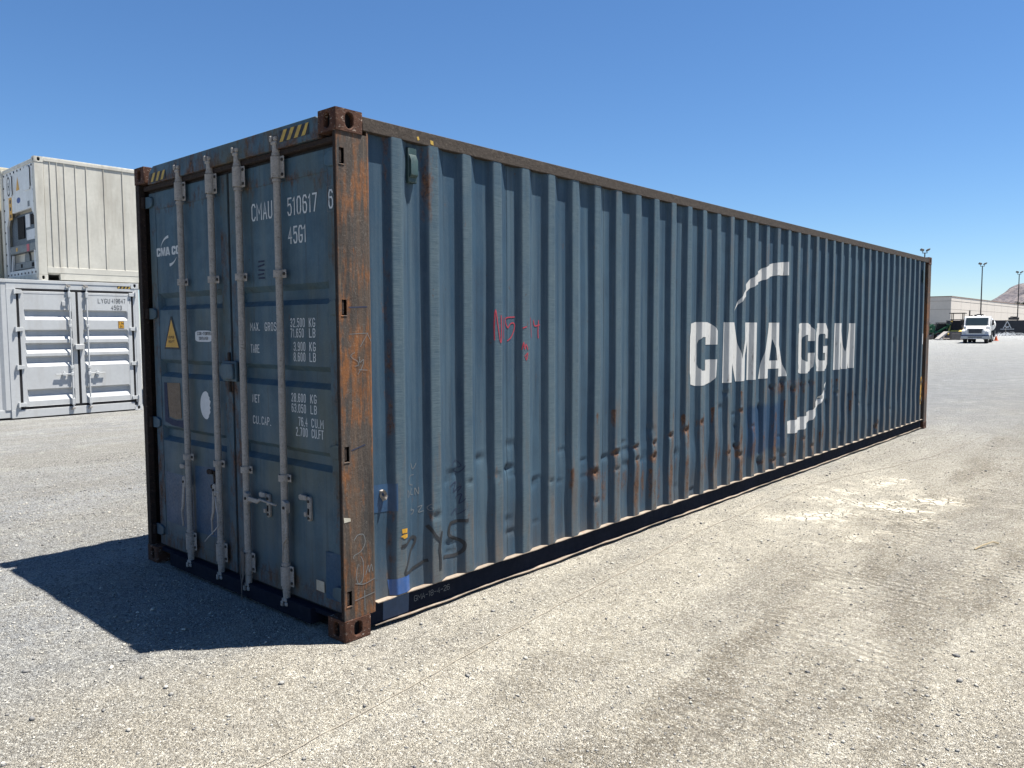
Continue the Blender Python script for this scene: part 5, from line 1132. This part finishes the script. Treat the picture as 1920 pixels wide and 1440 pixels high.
rp = bpy.data.objects['steel_plate']; rp.location = (-18.25,99.8,gz(-18,100)); rp.rotation_euler = (0,0,math.radians(41)); setp(rp, 'dark brown steel push plate standing in front of the yellow loader', 'plate')
# tree behind the warehouse
tp = empty('broadleaf_tree', (-46.0,336,.4), 0, 'dark green tree showing above the warehouse roof at the right edge', 'tree')
MAT['bark'] = flat('bark', (.09,.07,.05), .9); MAT['leaf'] = paint('foliage', (.045,.075,.03), .7, .35, (.02,.035,.015), .5, 1.5, False)
MB().tube([(0,0,0),(.1,0,2),(-.1,.1,4),(0,0,8.5)], [.35,.28,.22,.12], 8).tube([(0,0,3),(1.2,.3,5),(1.9,.4,6.5)], [.15,.1,.05], 6).tube([(0,0,3.4),(-1.2,-.2,5.2),(-2.2,.2,6.6)], [.15,.1,.05], 6).build('trunk', 'bark', tp)
m = MB(); cl_ = [(R_.normal(0,1.5),R_.normal(0,1.5),8.4+R_.normal(0,1.2),R_.uniform(.7,1.4)) for _ in range(26)]
for (cx,cy,cz,cr) in cl_:
    for _ in range(110):
        d = Vector(R_.normal(0,1,3)).normalized()*cr*R_.uniform(.5,1.05); e = Vector(R_.normal(0,1,3)).normalized()*.16; f_ = d.cross(e).normalized()*.14; c0 = Vector((cx,cy,cz))+d
        m.add([c0-e,c0+f_,c0+e,c0-f_], [(0,1,2,3)])
m.build('crown', 'leaf', tp, smooth=0)
# mountains
def mountain(name, cx, cy, Rr, Hh, seed, label, el=1.0):
    n_ = 90; m = MB()
    for j in range(n_+1):
        for i in range(n_+1):
            u = -1+2*i/n_; v = -1+2*j/n_; d = math.sqrt(u*u+v*v)
            f = mnoise.fractal(Vector((u*2.2+seed,v*2.2,seed)), .9, 2.1, 6); rg = 1-abs(mnoise.fractal(Vector((u*3+seed,v*3,3.3)), .8, 2.0, 5))
            h = max(0, 1-d)**1.05*(.80+.28*f)+.10*max(0,1-d)*(rg-.5)*2
            m.v.append((u*Rr*el, v*Rr, max(0,h)*Hh-2))
    for j in range(n_):
        for i in range(n_): a_ = j*(n_+1)+i; m.f.append((a_,a_+1,a_+n_+2,a_+n_+1))
    o = m.build(name, 'rock', None, smooth=180); o.location = (cx,cy,0); return setp(o, label, 'mountain', kind='structure')
k = NM('desert_rock'); n1 = k.noise(.012, 6, .7); n2 = k.noise(.06, 5, .7)
MAT['rock'] = k.done(k.mix(k.ramp(n2,.42,.62,0,.8), k.mix(k.ramp(n1,.35,.65), (.17,.155,.165), (.27,.235,.225)), (.085,.085,.105)), .95, .1, 0., k.bump(n2, 1.0, 6))
mountain('mountain', -235, 3850, 640, 400, 2.0, 'bare grey brown mountain rising at the right edge')
mountain('hill', -990, 3300, 260, 125, 5.0, 'small distant hill beside the end of the blue container')
# thin line lying along the container, and a dry stalk
def ground_at(x, y):
    ix = int(np.clip(np.searchsorted(gx, x)-1, 0, nx-2)); iy = int(np.clip(np.searchsorted(gy, y)-1, 0, ny-2)); fx = (x-gx[ix])/(gx[ix+1]-gx[ix]); fy = (y-gy[iy])/(gy[iy+1]-gy[iy])
    return (ZZ[iy,ix]*(1-fx)+ZZ[iy,ix+1]*fx)*(1-fy)+(ZZ[iy+1,ix]*(1-fx)+ZZ[iy+1,ix+1]*fx)*fy
LN = smooth_line([(.80,-1.35),(.735,-.98),(.657,-.138),(.547,.96),(.457,2.02),(.33,3.67),(.34,5.77),(.62,7.6),(.863,9.13),(.97,11.85)], 24)
MAT['string'] = flat('dusty_string', (.34,.30,.24), .9)
setp(MB().tube([(p[0], p[1], ground_at(p[0],p[1])+.004) for p in LN], .0022, 5).build('string_line', 'string', None), 'thin dusty string lying on the ground beside the blue container', 'string')
MAT['straw'] = flat('dry_straw', (.35,.29,.18), .9)
setp(MB().tube([(2.22,4.32,ground_at(2.22,4.32)+.006),(2.25,4.42,ground_at(2.25,4.42)+.02),(2.30,4.56,ground_at(2.3,4.56)+.03),(2.33,4.62,ground_at(2.33,4.62)+.008)], .006, 5).build('dry_stalk', 'straw', None), 'single dry stalk lying on the open gravel at the right', 'stalk')
